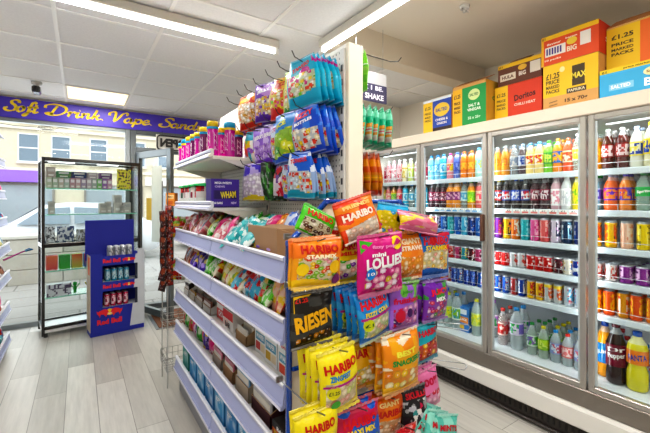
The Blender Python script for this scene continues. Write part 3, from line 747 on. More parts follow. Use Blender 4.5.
def heap(zone, zdeck, si, row, x, tilt, step, lift=0.):
    y, k = zone[0][0], 0; idx = 0
    for (ya, yb, keys) in zone:
        y = ya
        while y < yb-.02:
            key = keys[k % len(keys)]; k += 1; look, me, w, h, t = PP[key]
            th = math.radians(tilt+R.uniform(-14, 14)); ry = R.uniform(-.45, .45)
            o = put('sweet_bag', me, None, (x+R.uniform(-.015, .015), y, zdeck+lift+h/2*math.cos(th)*.93+.012), (-th, ry, -PI/2+R.uniform(-.5, .4)))
            s = R.uniform(.92, 1.08); o.scale = (s, s, s)
            tag(o, '%s bag, %s from near end, %s row, %s' % (look, ord_(idx), row, SHELF_WORD[si]), 'sweets', 'sweet bags heaped on the %s' % SHELF_WORD[si]); idx += 1
            y += step*R.uniform(.85, 1.15)
heap([(1.62, 1.84, ['teal']), (1.84, 2.02, ['magenta', 'teal']), (2.02, 2.2, ['magenta', 'white']), (2.2, 2.34, ['yellow', 'green']), (2.34, 2.58, ['steel', 'white']), (2.58, 2.93, ['brown', 'white', 'magenta'])], 1.215, 0, 'front', .69, 38, .085)
heap([(1.36, 1.60, ['blue']), (1.60, 1.72, ['orange']), (1.72, 1.86, ['teal', 'magenta']), (1.86, 2.1, ['green']), (2.1, 2.5, ['yellow', 'brown', 'green']), (2.5, 2.93, ['steel', 'redyel', 'brown'])], 1.215, 0, 'back', .84, 40, .09, .035)
heap([(1.24, 1.42, ['peach']), (1.42, 1.55, ['grnred', 'lime']), (1.55, 1.85, ['cyan', 'redyel', 'cyan']), (1.85, 2.12, ['redyel', 'yellow']), (2.12, 2.36, ['lime']), (2.36, 2.62, ['purple']), (2.62, 2.93, ['steel', 'brown'])], .991, 1, 'front', .69, 30, .072)
heap([(1.24, 1.6, ['redyel', 'peach']), (1.6, 1.9, ['cyan', 'redyel']), (1.9, 2.2, ['redyel', 'yellow']), (2.2, 2.5, ['lime', 'purple']), (2.5, 2.93, ['brown', 'white'])], .991, 1, 'back', .84, 30, .10, .02)

# ---------------- open display trays and boxes
def tray(label, w, d, h, loc, c_out, c_in, fills=(), cut=.45, name='card_tray', rot=RZX, texts=()):
    """open-topped counter box with a low front, cut-away sides and packets inside"""
    t = thing(name, label, 'tray', loc, (0, 0, rot)); th = .004
    g = Geo(); co, ci = C(c_out), C(c_in)
    def slab(pts, n, c1, c2):
        i = len(g.v); n = Vector(n)*th
        for p in pts: g.v.append(tuple(p))
        for p in pts: g.v.append(tuple(Vector(p)+n))
        m = len(pts); g.face(list(range(i, i+m)), c1); g.face(list(range(i+m, i+2*m))[::-1], c2)
        for k in range(m): g.face((i+k, i+m+k, i+m+(k+1) % m, i+(k+1) % m), C('c9a77e'))
    slab([(-w/2, 0, 0), (w/2, 0, 0), (w/2, 0, h*cut), (-w/2, 0, h*cut)], (0, 1, 0), co, ci)
    slab([(-w/2, d, 0), (-w/2, d, h), (w/2, d, h), (w/2, d, 0)], (0, -1, 0), co, ci)
    for sx in (-1, 1):
        x = sx*w/2
        pts = [(x, 0, 0), (x, 0, h*cut), (x, d*.35, h*.75), (x, d*.6, h), (x, d, h), (x, d, 0)]
        slab(pts if sx < 0 else pts[::-1], (-sx, 0, 0), co, ci)
    slab([(-w/2, 0, 0), (-w/2, d, 0), (w/2, d, 0), (w/2, 0, 0)], (0, 0, 1), ci, ci)
    for tx in texts: g.text(tx[0], tx[1]*w, tx[2]*h, tx[3]*w, tx[4]*h, tx[5], lambda x, z: (x, -.001, z), .03)
    g.build('tray_body', 'paper', t)
    if fills:
        what, cols, n = fills
        for k in range(n):
            g = Geo(); c = cols[k % len(cols)]; y = .012+(d-.03)*k/max(n-1, 1); hh = h*R.uniform(.72, .9)
            g.box((-w/2+.008, y-.006, .005), (w/2-.008, y+.006, hh), c, .003); g.box((-w/2+.012, y-.0068, hh*.55), (w/2-.012, y-.0062, hh*.8), 'f4f0e8')
            tag(g.build(what, 'film', None, loc, (0, 0, rot)), 'small %s, %s from the front in %s' % (what.replace('_', ' '), ord_(k), ' '.join(label.split(' on the ')[0].split(' near the ')[0].split(' in the ')[0].split()[:7])), 'sweets', 'packets inside display trays')
    return t
Z = [l-.034 for l in LIPS]
# near end of the top long shelf: tall brown box with purple print
def mk_marks(g, fn, w, h):
    for k in range(7): g.disc(-w*.35+w*.7*h2(k, 3, 9), h*(.08+.25*h2(k, 5, 9)), w*.07, h*.05, ['6a3fa8', '8a5cc4', 'c8a8e8'][k % 3], fn, 10)
    g.disc(w*-.28, h*.30, w*.08, h*.07, 'e8c83a', fn)
carton('cardboard_box', 'plain brown cardboard box with purple splashes at near end of top long shelf', 'box', .30, .20, .125, (.655, 1.47, Z[0]), (0, 0, RZX), P1('a8825e'), P1('94704e'), 'b08a64', [], flap=[(-.15, .15, .0, .10, -.3, 'b48e68')], marks=mk_marks)
# third shelf
carton('confectionery_box', 'white and red confectionery carton stacked on the third long shelf', 'box', .16, .14, .10, (.67, 1.95, Z[2]), (0, 0, RZX), bands((0, 1, .55, 1, 'd83038'), (.1, .6, .1, .5, 'f8d8d0'), base='f4f0ec'), P1('e8e4e0'), 'dd3a3c', [('BAR', .5, .25, .5, .3, '2a2a2a')], flap=[(-.08, .08, 0, .05, -.15, 'f0ece8')])
carton('confectionery_box', 'red topped white carton on the third long shelf behind the striped boxes', 'box', .16, .14, .12, (.69, 2.12, Z[2]), (0, 0, RZX), bands((0, 1, .5, 1, 'f4f0ec'), (0, 1, .75, .9, 'd83038'), base='e04844'), P1('f4f0ec'), 'f2e0da', [('CHOC', .5, .3, .6, .3, 'ffffff')])
for k, (y, lb) in enumerate(((1.27, 'near end'), (1.42, 'second from near end'), (1.55, 'third from near end'))):
    carton('snack_box', 'white snack box with blue and red print on third long shelf, %s' % lb, 'box', .12, .12, .145, (.665+.01*k, y, Z[2]), (0, 0, RZX),
           bands((0, 1, .7, 1, 'e6eef2'), (.08, .9, .42, .66, '5aa8c8'), (.1, .5, .08, .36, ('e8563a', 'd8b03a', 'c8484a')[k]), (.55, .9, .08, .36, 'e8d8b8'), base='f2f2f0'), P1('e4e4e2'), 'eceae6', [('WAFER', .5, .54, .7, .15, 'ffffff'), ('crisp', .5, .83, .5, .12, 'd8404a')])
tray('brown display tray with white packets on the third long shelf', .14, .16, .10, (.66, 1.73, Z[2]), 'a88660', 'c8a884', ('white_packet', ['f0ece4', 'e4ddd0'], 5))
tray('pale grey open tray on the third long shelf beside the brown one', .16, .18, .09, (.66, 2.32, Z[2]), 'cfcbc6', 'b8b2aa', ('chocolate_bar', ['8a5a4a', 'c8b8a8'], 4))
tray('grey open tray holding brown bars on the third long shelf', .16, .18, .09, (.66, 2.50, Z[2]), 'c4bfb8', 'a8a098', ('chocolate_bar', ['7a4a3c', 'b89888'], 4))
tray('shallow cream tray near the far end of the third long shelf', .14, .18, .08, (.66, 2.68, Z[2]), 'ddd4c4', 'b0a48f', ('biscuit_packet', ['c89a4a', 'e8e0d0'], 4))
tray('white tray with black print at far end of third long shelf', .13, .16, .10, (.66, 2.84, Z[2]), 'f0ece4', '5a5048', ('biscuit_packet', ['2f2a28', 'e8e0d0'], 3))
# fourth shelf
tray('dark maroon display tray with silver emblem on the fourth long shelf', .20, .22, .13, (.65, 1.47, Z[3]), '4a2024', '2e1618', ('foil_packet', ['c8c8d0', '2a2a30', 'd8d0d0'], 4))
tray('tall white backed tray on the fourth long shelf before the maroon tray', .17, .20, .15, (.65, 1.69, Z[3]), 'b8a894', 'f4f1ec', ('white_packet', ['8ab4d8', 'f0f0f0'], 3))
tray('brown kraft tray in the middle of the fourth long shelf', .15, .20, .13, (.65, 1.89, Z[3]), '9a7450', 'b88e64', ('wrapped_bar', ['c87a8a', 'e8c0c8'], 4))
tray('grey card tray with pink packs on the fourth long shelf', .15, .20, .12, (.65, 2.08, Z[3]), 'a89a90', 'cfc6bc', ('wrapped_bar', ['e89ab0', 'f2c0cc'], 4))
carton('multipack_box', 'black and orange multipack box at near end of fourth long shelf', 'box', .16, .22, .07, (.64, 1.25, Z[3]), (0, 0, RZX), bands((0, 1, .6, 1, '2a2a2c'), (.1, .5, .1, .5, 'e8c83a'), base='d8682a'), P1('2a2626'), '3a3432', [('BARS', .5, .75, .5, .22, 'ffffff')])
heapd = [('magenta', 2.24), ('purple', 2.32), ('magenta', 2.40), ('green', 2.48), ('purple', 2.56), ('magenta', 2.64), ('redyel', 2.72), ('green', 2.80), ('redyel', 2.88)]
for k, (key, y) in enumerate(heapd):
    look, me, w, h, t = PP[key]; o = put('sweet_bag', me, None, (.69, y, Z[3]+.088), (-.22, R.uniform(-.12, .12), -PI/2+R.uniform(-.3, .3)))
    tag(o, '%s bag upright on the fourth long shelf, %s from the card trays' % (look, ord_(k)), 'sweets', 'sweet bags on the fourth long shelf')
for k, y in enumerate((1.30, 1.47, 1.64, 1.82, 2.00)):
    carton('snack_box', '%s carton behind the front boxes on third long shelf, %s from near end' % (('white', 'cream', 'red', 'white', 'grey')[k], ord_(k)), 'box', .15, .12, .15, (.82, y, Z[2]), (0, 0, RZX), bands((0, 1, .7, 1, ('e4eef2', 'd8b03a', 'f4e8e4', 'd84a4a', 'b8b8c0')[k]), (.1, .8, .2, .5, ('d8606a', '8a6a4a', 'f2f0ec', '5a8ab8', '6a4a5a')[k]), base=('f0f0ee', 'e8dcc0', 'd8383c', 'f2f0ee', 'c8c4c0')[k]), P1('dcd8d4'), 'e4e0dc', [('MINI', .5, .58, .5, .12, '2a2a30')])
for k, y in enumerate((1.40, 1.60, 1.80, 2.0, 2.2)):
    carton('sweet_carton', '%s carton behind the card trays on fourth long shelf, %s from near end' % (('brown', 'white', 'pink', 'brown', 'purple')[k], ord_(k)), 'box', .16, .10, .14, (.87, y, Z[3]), (0, 0, RZX), bands((.1, .9, .3, .7, ('d8b080', '8ab4d8', 'f4e0e4', 'c8a070', 'e8c8f0')[k]), base=('7a5438', 'eceae6', 'd8809a', '8a6040', '6a3a88')[k]), P1('8a7460'), 'b0a090')
# lowest shelf: blue boxes
bl = [(1.26, 'a'), (1.45, 'a'), (1.64, 'a'), (1.83, 'b'), (2.02, 'a'), (2.21, 'b'), (2.40, 'a'), (2.59, 'a'), (2.80, 't')]
for k, (y, c) in enumerate(bl):
    c1, c2, c3 = {'a': ('3f9ad0', '8fd0ea', '2f7cb8'), 'b': ('3487c4', '6ab8de', '2a6ca8'), 't': ('3fa094', '8acabc', '2f8478')}[c]
    def art(u, v, c1=c1, c2=c2, k=k):
        if v > .84: return C(c2)
        return mixc(C(c1), C('e8f6fc'), .75*max(0, vnoise(u*4, v*4, k)-.35)*1.6) if .1 < u < .9 and .1 < v < .75 else C(c1)
    col = {'a': 'sky blue', 'b': 'deeper blue', 't': 'teal green'}[c]
    carton('tissue_box', '%s printed tissue box on the lowest long shelf, %s from the near end' % (col, ord_(k)), 'box', .165, .20, .175 if c != 't' else .16, (.645, y, Z[4]), (0, 0, RZX), art, P1(c3), c2, [('SOFT', .4, .6, .4, .14, 'ffffff')], group='blue boxes on the lowest long shelf')

# ---------------- far end of the shelving: wire rack, clip strip, orange box
t = thing('wire_rack', 'silver wire basket rack against the far end of the shelving', 'rack', (.56, 3.0, 0))
g = Geo()
for x in (0, .34):
    for y in (0, .22): g.tube([(x, y, .02), (x, y, 1.62)], .005, 'b8b8b4', n=6)
g.build('upright', 'steel', t)
for z in (.15, .48, .82, 1.16):
    g = Geo()
    for zz in (0, .05, .10): g.tube([(-.01, -.01, z+zz), (.35, -.01, z+zz), (.35, .23, z+zz), (-.01, .23, z+zz)], .0028, 'c0c0bc', n=5, closed=True)
    for k in range(9): g.tube([(-.01+.045*k, -.01, z+.1), (-.01+.045*k, -.01, z), (-.01+.045*k, .23, z), (-.01+.045*k, .23, z+.1)], .0018, 'b4b4b0', n=5)
    for k in range(5): g.tube([(-.01, .03+.045*k, z+.1), (-.01, .03+.045*k, z), (.35, .03+.045*k, z), (.35, .03+.045*k, z+.1)], .0018, 'b4b4b0', n=5)
    g.build('basket', 'steel', t)
for k, z in enumerate((.82, 1.16)):
    for j in range(3):
        key = ['redyel', 'white', 'brown'][j]; look, me, w, h, tt = PP[key]
        tag(put('sweet_bag', me, None, (.66+.09*j, 3.10, z+.09), (-.2, .1, -.4)), '%s bag in the %s basket of the wire rack, %s along' % (look, ('lower', 'upper')[k], ord_(j)), 'sweets', 'bags in the wire rack')
carton('orange_box', 'small orange box on top of the clip strip at the shelving end', 'box', .07, .05, .10, (.575, 2.985, 1.42), (0, 0, -.7), bands((.1, .9, .55, .85, 'ffe0a0'), (.2, .8, .1, .4, 'c8601a'), base='e8902c'), P1('d07c22'), 'e8902c', [('MEAT', .5, .7, .6, .15, '8a2a1a')])
t = thing('clip_strip', 'hanging clip strip holding dark red snack packs at the shelving end', 'display strip', (.545, 2.98, 0))
g = Geo(); g.box((-.008, .02, .80), (.008, .023, 1.43), 'd8d8d4'); g.build('strip', 'plastic', t)
sn = [mk('dark red', .055, .13, .022, art_mix(['6a1614', '8f2620', '3a0c0c', 'a85038'], 90, 4), 90), mk('maroon brown', .055, .13, .022, art_mix(['3a1412', '5a1e18', '220c0a', '84402a'], 91, 4), 91)]
for k in range(14):
    look, me, w, h, tt = sn[k % 2]; z = 1.36-.04*k
    o = put('snack_pack', me, None, (.545+(-.022 if k % 2 else .02), 2.965-.004*(k % 3), z), (R.uniform(-.2, 0), R.uniform(-.25, .25), -.5+R.uniform(-.3, .3)))
    tag(o, '%s dried meat snack pack, %s from the top of the clip strip' % (look, ord_(k)), 'snack', 'snack packs on the clip strip')

# ================================================================== blue end rack with sweet bags
ER = 1.10
rack = thing('end_display_rack', 'blue framed sweet rack with cream back board at the end of the shelving', 'display rack', (0, 0, 0))
BLU = '2c56b4'
outl = [(.59, .0), (.59, 1.31), (.745, 1.452), (1.113, 1.452), (1.275, 1.31), (1.275, 0)]
g = Geo(); i = len(g.v)
inn = [(.60, .03), (.60, 1.305), (.75, 1.443), (1.108, 1.443), (1.265, 1.305), (1.265, .03)]
for y in (ER+.008, ER+.016):
    for x, z in inn: g.v.append((x, y, z))
g.face([i+k for k in range(6)], C('e6dcc8')); g.face([i+6+k for k in range(6)][::-1], C('e6dcc8')); g.build('back_board', 'paint', rack)
g = Geo()
for a, b in zip(outl[:-1], outl[1:]):
    g.tube([(a[0], ER, a[1]), (b[0], ER, b[1])], .0115, BLU, n=4)
for x, z in outl[1:-1]: g.box((x-.009, ER-.0095, z-.009), (x+.009, ER+.0095, z+.009), BLU, .002)
g.build('tube_frame', 'plastic', rack)
for z in (1.155, .977, .88, .70, .52, .34, .16):
    g = Geo(); g.box((.60, ER-.012, z-.007), (1.265, ER-.002, z+.007), BLU, .002); g.build('cross_bar', 'plastic', rack)
for x in (.59, 1.275):
    g = Geo(); g.box((x-.014, ER-.24, 0), (x+.014, ER+.03, .03), BLU, .003); g.build('foot', 'plastic', rack)

def d_of(X, Y): return X*SA+Y*CA
NB = [0]
def rack_bag(name_look, px, py, wpx, hpx, Y, art, seed, texts=(), n=1, step=.030, ry=0., rx=0., rz=0., t=.045, label=None, behind=None, marks=None, seals=True, pos=None, hooked=True):
    """a bag (and the copies hung behind it) on the rack; sizes in metres from its place and plane"""
    p = at(px, py, Y=Y); d = d_of(p.x, p.y)
    w = wpx*d*d/(F*Y); h = hpx*d/F
    g = bag_geo(w, h, t, art, 44, 60, seed, texts, marks=marks)
    root = thing('sweet_bag', label, 'sweets', p, (rx, ry, rz)); g.build('pouch', 'film', root)
    if seals:
        for sz, v in ((1, .985), (-1, .02)):
            s = Geo(); s.smooth = False; c = mixc(art(.5, .9 if sz > 0 else .1), C('ffffff'), .18); m = 26
            zz = sz*h*.478; hh = h*.03; i = len(s.v)
            for k in range(m+1):
                x = -w*.488+w*.976*k/m; zig = (.0022 if k % 2 else 0)*sz
                yy = .0015*math.sin(k*1.3+seed)
                for yo in (-.0034, -.0020): s.v.append((x, yy+yo-.001*(k % 2), zz-sz*hh*.4)); s.v.append((x, yy+yo-.001*(k % 2), zz+sz*hh+zig))
            for k in range(m):
                a = i+4*k; s.face((a, a+4, a+5, a+1), c); s.face((a+2, a+3, a+7, a+6), c); s.face((a+1, a+5, a+7, a+3), c); s.face((a, a+2, a+6, a+4), c)
            s.face((i, i+1, i+3, i+2), c); e = i+4*m; s.face((e, e+2, e+3, e+1), c)
            s.build('crimped_seal', 'film', root)
    if hooked:
        zt = p.z+h*.44; L = ER-Y+.03
        o = thing('peg_hook', 'wire hook carrying the %s bags on the blue rack' % name_look, 'hook', (p.x, ER-.014, zt), (0, 0, -PI/2))
        g2 = Geo(); g2.tube([(0, 0, 0), (L*.8, 0, 0), (L, 0, .012)], .0024, '8d8f92', n=6); g2.build('prong', 'steel', o)
        g2 = Geo(); g2.box((-.003, -.012, -.01), (.003, .012, .01), '9fa1a4', .001); g2.build('back_clip', 'steel', o)
    for k in range(1, n):
        c = dup(root, (p.x+R.uniform(-.006, .003), p.y+step*k, p.z+R.uniform(-.004, .006)), (rx+R.uniform(-.02, .02), ry*.7+R.uniform(-.03, .03), rz+R.uniform(-.05, .05)), '%s bag %s behind the front one on its hook' % (name_look, ord_(k-1)))
        c['group'] = '%s bags hung one behind another' % name_look
    if n > 1: root['group'] = '%s bags hung one behind another' % name_look
    return root

CND = ['f4ead2', 'f2c84a', 'e87a4a', '8fbf4a', 'f0a8b0', 'fff8e8', 'd85a4a']
HR = 'c8201c'
def spot(u, v, r, c, txt=None, tc='1a1a1a'):
    def f(g, fn, w, h):
        g.disc((u-.5)*w, (v-.5)*h, r*w, r*w, c, lambda x, z: fn(x, z), 14)
        if txt: g.text(txt, (u-.5)*w, (v-.5)*h, r*w*1.5, r*w*.55, tc, lambda x, z: (fn(x, z)[0], fn(x, z)[1]-.001, fn(x, z)[2]), .02)
    return f
def multi(*fs):
    def f(g, fn, w, h):
        for q in fs: q(g, fn, w, h)
    return f
def band(u0, u1, v0, v1, c):
    def f(g, fn, w, h):
        n = 8
        for k in range(n):
            a, b = (u0+(u1-u0)*k/n-.5)*w, (u0+(u1-u0)*(k+1)/n-.5)*w
            g.poly([(a, (v0-.5)*h), (b, (v0-.5)*h), (b, (v1-.5)*h), (a, (v1-.5)*h)], c, fn)
    return f
HB = 'HARIBO'
# upper row, front to back
rack_bag('orange header fruity', 317, 263, 47, 49, .90, art_bag('f07a1e', 'f4a83a', 'f2c42e', CND, 'e8d9b8', .60, .17, 7, 101, blob='f4953a'), 101,
         [(HB, .5, .80, .74, .17, HR), ('STARMIX', .52, .655, .60, .08, 'fff4d0')], 2, .016, label='orange topped clear sweet bag with bear shapes, upper left of the blue rack', marks=multi(spot(.17, .40, .11, 'f6d02e'), spot(.80, .42, .12, 'f2c22c'), spot(.86, .15, .10, '7a2f6a')))
rack_bag('yellow header fruity', 350, 259, 38, 46, 1.0, art_bag('f4d21e', 'f2dc4a', 'e8cf2a', ['f4ead2', '58b848', '8a4ab0', 'f0b8a0', 'f8f0e0'], 'e8dcc0', .55, .14, 6, 104), 104,
         [(HB, .5, .80, .8, .18, HR), ('MILKY', .5, .64, .6, .08, 'e0452a')], 2, label='yellow topped clear sweet bag with green and purple sweets, partly behind magenta one')
rack_bag('magenta', 380, 264, 43, 60, .88, art_bag('d3157e', 'c8157a', 'c01670', ['f2e2d0', 'f5b0c8', '8cc84a', 'f0e0f0', 'e86aa8', 'd8c048'], 'c62080', .42, .06, 6, 107, win=(.14, .88), blob='dc2a8e'), 107,
         [('LOLLIES', .55, .55, .82, .19, 'ffffff', .06), ('mini', .40, .68, .3, .07, 'ffffff'), ('fizzy pop', .52, .80, .5, .07, 'f6a0d0')], 1, .028, ry=-.05,
         label='magenta lolly bag with big white lettering in the middle of the blue rack', marks=multi(spot(.82, .84, .12, 'f2d838', '£1', 'c01670'), spot(.24, .37, .10, '3f8ad8', '10', 'ffffff'), lambda g, fn, w, h: g.poly([(-.46*w, .44*h), (-.46*w, .22*h), (-.20*w, .38*h)], '58b84a', fn)))
rack_bag('orange crunchy', 409, 255, 25, 47, .97, art_bag('f0801c', 'f29a3a', 'ee7a1a', ['f8c88a', 'f4a850', 'fbe0b8', 'f29048'], 'f2a860', .52, .08, 6, 110, blob='f49438'), 110,
         [('GIANT', .5, .80, .7, .12, 'ffe8c0'), ('STRAWS', .5, .66, .8, .1, 'fff0d8')], 3, .03, label='orange sweet bag hanging just right of the magenta lolly bag')
rack_bag('blue header starry', 433.5, 254, 30, 46, .97, art_bag('3a7cc8', '4a86cc', '2a62b4', ['f2c84a', 'f4ead2', 'e8a04a', 'f0d890', 'f4b0a0'], 'dcd2a8', .56, .18, 7, 113, blob='e85a5a'), 113,
         [(HB, .5, .80, .8, .18, 'd8202a'), ('STARMIX', .5, .65, .7, .1, 'f2d838')], 3, .034, label='blue topped clear sweet bag with red writing at upper right of rack', marks=band(.05, .95, .90, .96, 'c8344a'))
# crooked bags lying on top
rack_bag('green header liquorice', 316, 224, 34, 29, .98, art_bag('4fc22a', '5acb30', '62c43a', ['5a3424', '8a6a4a', 'e8e0d0', '3a2018', 'c8b89a'], 'd8d4b8', .52, .08, 6, 120), 120,
         [(HB, .48, .74, .72, .24, HR)], ry=.44, rx=-.15, hooked=False, label='bright green topped sweet bag tilted clockwise at upper left of rack')
rack_bag('small red white', 336, 234, 9, 14, 1.03, art_mix(['d8484a', 'f0e8e0', 'a8a8a0'], 121, 3), 121, hooked=False, label='tiny red and white packet between the green and red topped bags', t=.02)
rack_bag('small yellow', 349, 233, 20, 16, .99, art_mix(['e8d838', 'f2ea70', 'd8c428'], 122, 4), 122, hooked=False, label='small yellow packet tucked under the tilted red topped bag', t=.03, ry=.1)
rack_bag('red header happy', 358, 218, 40, 42, .96, art_bag('e0401e', 'e8502a', 'e8dcc8', ['f0e4d0', 'e8c8b0', 'f4ece0', 'd8b8a0', 'f2d8b8'], 'e4d6c4', .40, .05, 6, 124, blob='f28a3a'), 124,
         [(HB, .47, .60, .76, .17, 'fff0e0'), ('FRIENDS', .5, .82, .7, .09, 'ffd890')], ry=-.27, rx=-.12, hooked=False, label='red topped sweet bag tilted anticlockwise at the top of the blue rack')
rack_bag('cyan header yellow', 391, 221, 29, 34, .99, art_bag('38aedc', 'f2d824', 'f0cf20', ['f2d824', 'f6e448', 'e86ab0', 'f2c81c', '58a8d8'], 'f2da28', .74, .06, 5, 126), 126,
         [], ry=.12, hooked=False, label='yellow sweet bag with cyan top behind the magenta lolly bag', marks=multi(spot(.62, .60, .09, '2a2a1c'), spot(.80, .62, .06, '2a2a1c')))
rack_bag('pink and yellow', 418, 223, 40, 19, .95, art_mix(['f2d848', 'f4a0b8', 'f6e070', 'f2b83a', 'ee7ea0'], 128, 4, foot='f08ab0'), 128, [], ry=.16, rx=-.3, hooked=False, t=.06,
         label='pink and yellow pillow bag lying on top at right of rack')
# middle row
rack_bag('black toffee', 312, 318, 43, 54, .93, art_bag('1c1712', '201a14', '2a1c10', ['2a1c12', 'a8702a', '4a2c16', 'c88a3a', '181410'], '241a10', .22, .08, 6, 131, blob='3a3a38'), 131,
         [('RIESEN', .52, .50, .92, .30, 'f0b42a', .14)], label='black toffee bag with big golden lettering on left of rack', marks=multi(lambda g, fn, w, h: g.poly([(-.46*w, .46*h), (-.46*w, .16*h), (-.05*w, .46*h)], 'f0c02c', fn), lambda g, fn, w, h: g.text('£1.25', -.30*w, .38*h, .28*w, .07*h, 'd82a1c', lambda x, z: (fn(x, z)[0], fn(x, z)[1]-.001, fn(x, z)[2]), .03)))
rack_bag('blue header fizzy', 373, 314, 33, 52, .90, art_bag('2f86d0', '3a90d8', '2a78c8', ['d8e8b0', 'f2e08a', 'a8d070', 'f4ead2', 'f4b8b0'], 'd0dcb0', .52, .13, 6, 134, blob='5aa8e0'), 134,
         [(HB, .5, .78, .84, .17, 'd8202a'), ('FIZZY COLA', .5, .60, .7, .09, 'f2d838')], 5, .034, ry=-.16, label='blue topped clear sweet bag with red writing on middle of rack', marks=multi(spot(.2, .40, .14, 'd8e04a', '£1', '2a5a2a'), band(.04, .96, .50, .545, 'b82a8a')))
rack_bag('lilac fruit chew', 404, 305, 31, 46, .91, art_bag('a06cc8', 'a878d0', 'b070c8', ['d83a5a', 'e888b8', '5a2a6a', 'c86aa8', 'f0b8d8'], 'b880c8', .50, .10, 5, 137, blob='7ab85a'), 137,
         [('fruitchews', .5, .64, .86, .13, 'c81c4a'), ('juicy', .5, .80, .4, .08, '4a9a3a')], 2, .034, ry=.03, label='lilac fruit chew bag with berry pictures below the magenta bag', marks=multi(spot(.26, .32, .14, 'c82040'), spot(.55, .36, .1, '4a2060')))
rack_bag('purple berry', 435, 300, 25, 40, .95, art_bag('7a3fa8', '8a50b4', '8a48b0', ['d83a4a', '58a848', 'e8607a', 'b03a9a', 'f0d0e0'], '9a60b8', .54, .12, 6, 140, blob='4a9a48'), 140,
         [('JUICY', .5, .74, .7, .16, 'e8283a'), ('MIX', .5, .58, .4, .1, 'ffffff')], 2, .034, label='purple bag with red fruit pictures at right edge, middle of rack')
rack_bag('teal header gummy', 426, 341, 23, 38, .96, art_bag('2fa8b8', '38b0c0', '2a9ab4', ['c82a3a', 'e8884a', 'f0c84a', '8a2a3a', 'd85a68'], 'c86a58', .55, .12, 5, 143), 143,
         [(HB, .5, .78, .8, .16, 'd0203a')], 2, .03, ry=-.05, label='teal topped sweet bag with dark red sweets at right of rack')
# lower rows
rack_bag('yellow sour', 338.5, 379, 38, 64, .86, art_bag('f4e01c', 'f2e23a', 'f0da20', ['f0b8a8', 'f4ead2', 'e8a890', 'f6e8c8', 'd8e08a', 'f2d0b8'], 'e6d6b0', .50, .13, 5, 146, blob='f7ea5a'), 146,
         [(HB, .5, .76, .82, .14, HR), ('ZINGFEST', .42, .62, .5, .09, '2a8ac8')], 4, .036, ry=-.10, label='bright yellow sweet bag with red writing at front, lower left of rack', marks=multi(spot(.24, .40, .15, 'e8e03a', '£1.25', '2a3a1a'), spot(.30, .18, .11, '58b848'), band(.04, .96, .485, .52, 'b82a8a')))
rack_bag('golden header', 363, 364, 32, 44, .97, art_bag('f2b62c', 'f0c23a', 'e89a20', ['a8c85a', 'f2d070', 'e8a060', 'f4ead2'], 'd8c48a', .52, .12, 6, 149), 149,
         [(HB, .5, .80, .84, .18, HR)], 2, .03, label='golden topped sweet bag half hidden behind the bright yellow front bag')
rack_bag('orange swirl', 401, 361, 35, 60, .88, art_bag('f2901e', 'f4a43a', 'f2b828', ['f7d04a', 'f08a28', 'fff0c0', 'f2b43a', 'f4e8a0'], 'f09a34', .40, .11, 5, 152, swirl='f6e8d0', blob='f6b44a', win=(.03, .97)), 152,
         [('BEST', .5, .70, .5, .09, 'f8f070'), ('SNACKERS', .52, .56, .74, .10, '3a9a4a')], 4, .034, ry=-.06, label='orange swirl patterned candy bag with green writing, right of the yellow front bag')
rack_bag('pink strawberry', 427, 388, 22, 40, .93, art_bag('ec8cb8', 'f0a0c4', 'ee94bc', ['d82a48', 'f2b8d0', 'f6d0e0', 'e8547a'], 'f0a8c8', .48, .1, 4, 155), 155,
         [('100%', .5, .72, .7, .18, 'c81c4a')], 2, .03, ry=-.12, label='pink sweet bag with red hearts near bottom right of rack')
rack_bag('yellow bottom', 316, 434, 42, 50, .86, art_bag('f4e01c', 'f2e23a', 'f0da20', ['f0b8a8', 'f4ead2', 'e8a890', 'd8e08a'], 'e6d6b0', .45, .1, 5, 158, blob='f7ea5a'), 158,
         [(HB, .52, .74, .66, .17, HR)], 2, .024, ry=-.05, label='yellow sweet bag with red writing at bottom left of the rack')
rack_bag('blue bottom', 358, 431, 42, 52, .88, art_bag('2c62c4', '3a78d0', '2a5cb8', ['d8b84a', 'f2e8d0', 'c84a4a', '8ab84a'], '5a78b0', .42, .1, 6, 161, blob='c83a5a'), 161,
         [(HB, .5, .74, .74, .17, 'd8202a'), ('MAXI MIX', .5, .58, .6, .1, 'f2d838')], 2, .03, label='blue sweet bag with red writing at the bottom middle of the rack', marks=band(.10, .90, .64, .86, '6ac0e8') if False else None)
rack_bag('orange header giant', 386, 417, 30, 46, .93, art_bag('e8641c', 'ee7a28', 'f09a3a', ['f4d0a8', 'e8b080', 'f6e4c8', 'd88a58'], 'e0b890', .46, .1, 6, 164, blob='f2882c'), 164,
         [(HB, .5, .66, .84, .15, HR), ('GIANT', .5, .84, .6, .09, 'ffe0a0')], 2, .03, label='orange topped clear sweet bag between the blue bottom bag and black bag')
rack_bag('black candy', 414, 409, 22, 46, .91, art_mix(['1c1a20', 'e8e4e0', '3a8a8a', '1a1a1e', 'c83a5a', '26242a', 'b8b8c0'], 167, 7, head='241c20'), 167,
         [('SKULLS', .5, .84, .8, .12, 'd8283a')], 2, .03, label='black bag of mixed white and teal candies at lower right of rack')
rack_bag('red bottom', 405, 436, 22, 20, .88, art_mix(['c8202a', 'd83a30', 'a8181e'], 169, 3), 169, [], label='red sweet bag at bottom edge below the black candy bag')
for k, (px, py) in enumerate(((425, 424), (433, 430), (444, 434))):
    rack_bag('teal mint %s' % ord_(k), px, py, 22, 38, .90-.02*k, art_bag('6ac4b4', '7accbc', '58b8a8', ['8ad4c4', 'e8f4ee', '4aa898', 'c84a50'], '78c8b8', .5, .1, 4, 171+k, blob='a0e0d0'), 171+k, [('MINTS', .5, .7, .7, .14, 'c82a3a')], ry=.5-.1*k, hooked=False,
             label='pale teal mint bag leaning at bottom right of the rack, %s from the left' % ord_(k))
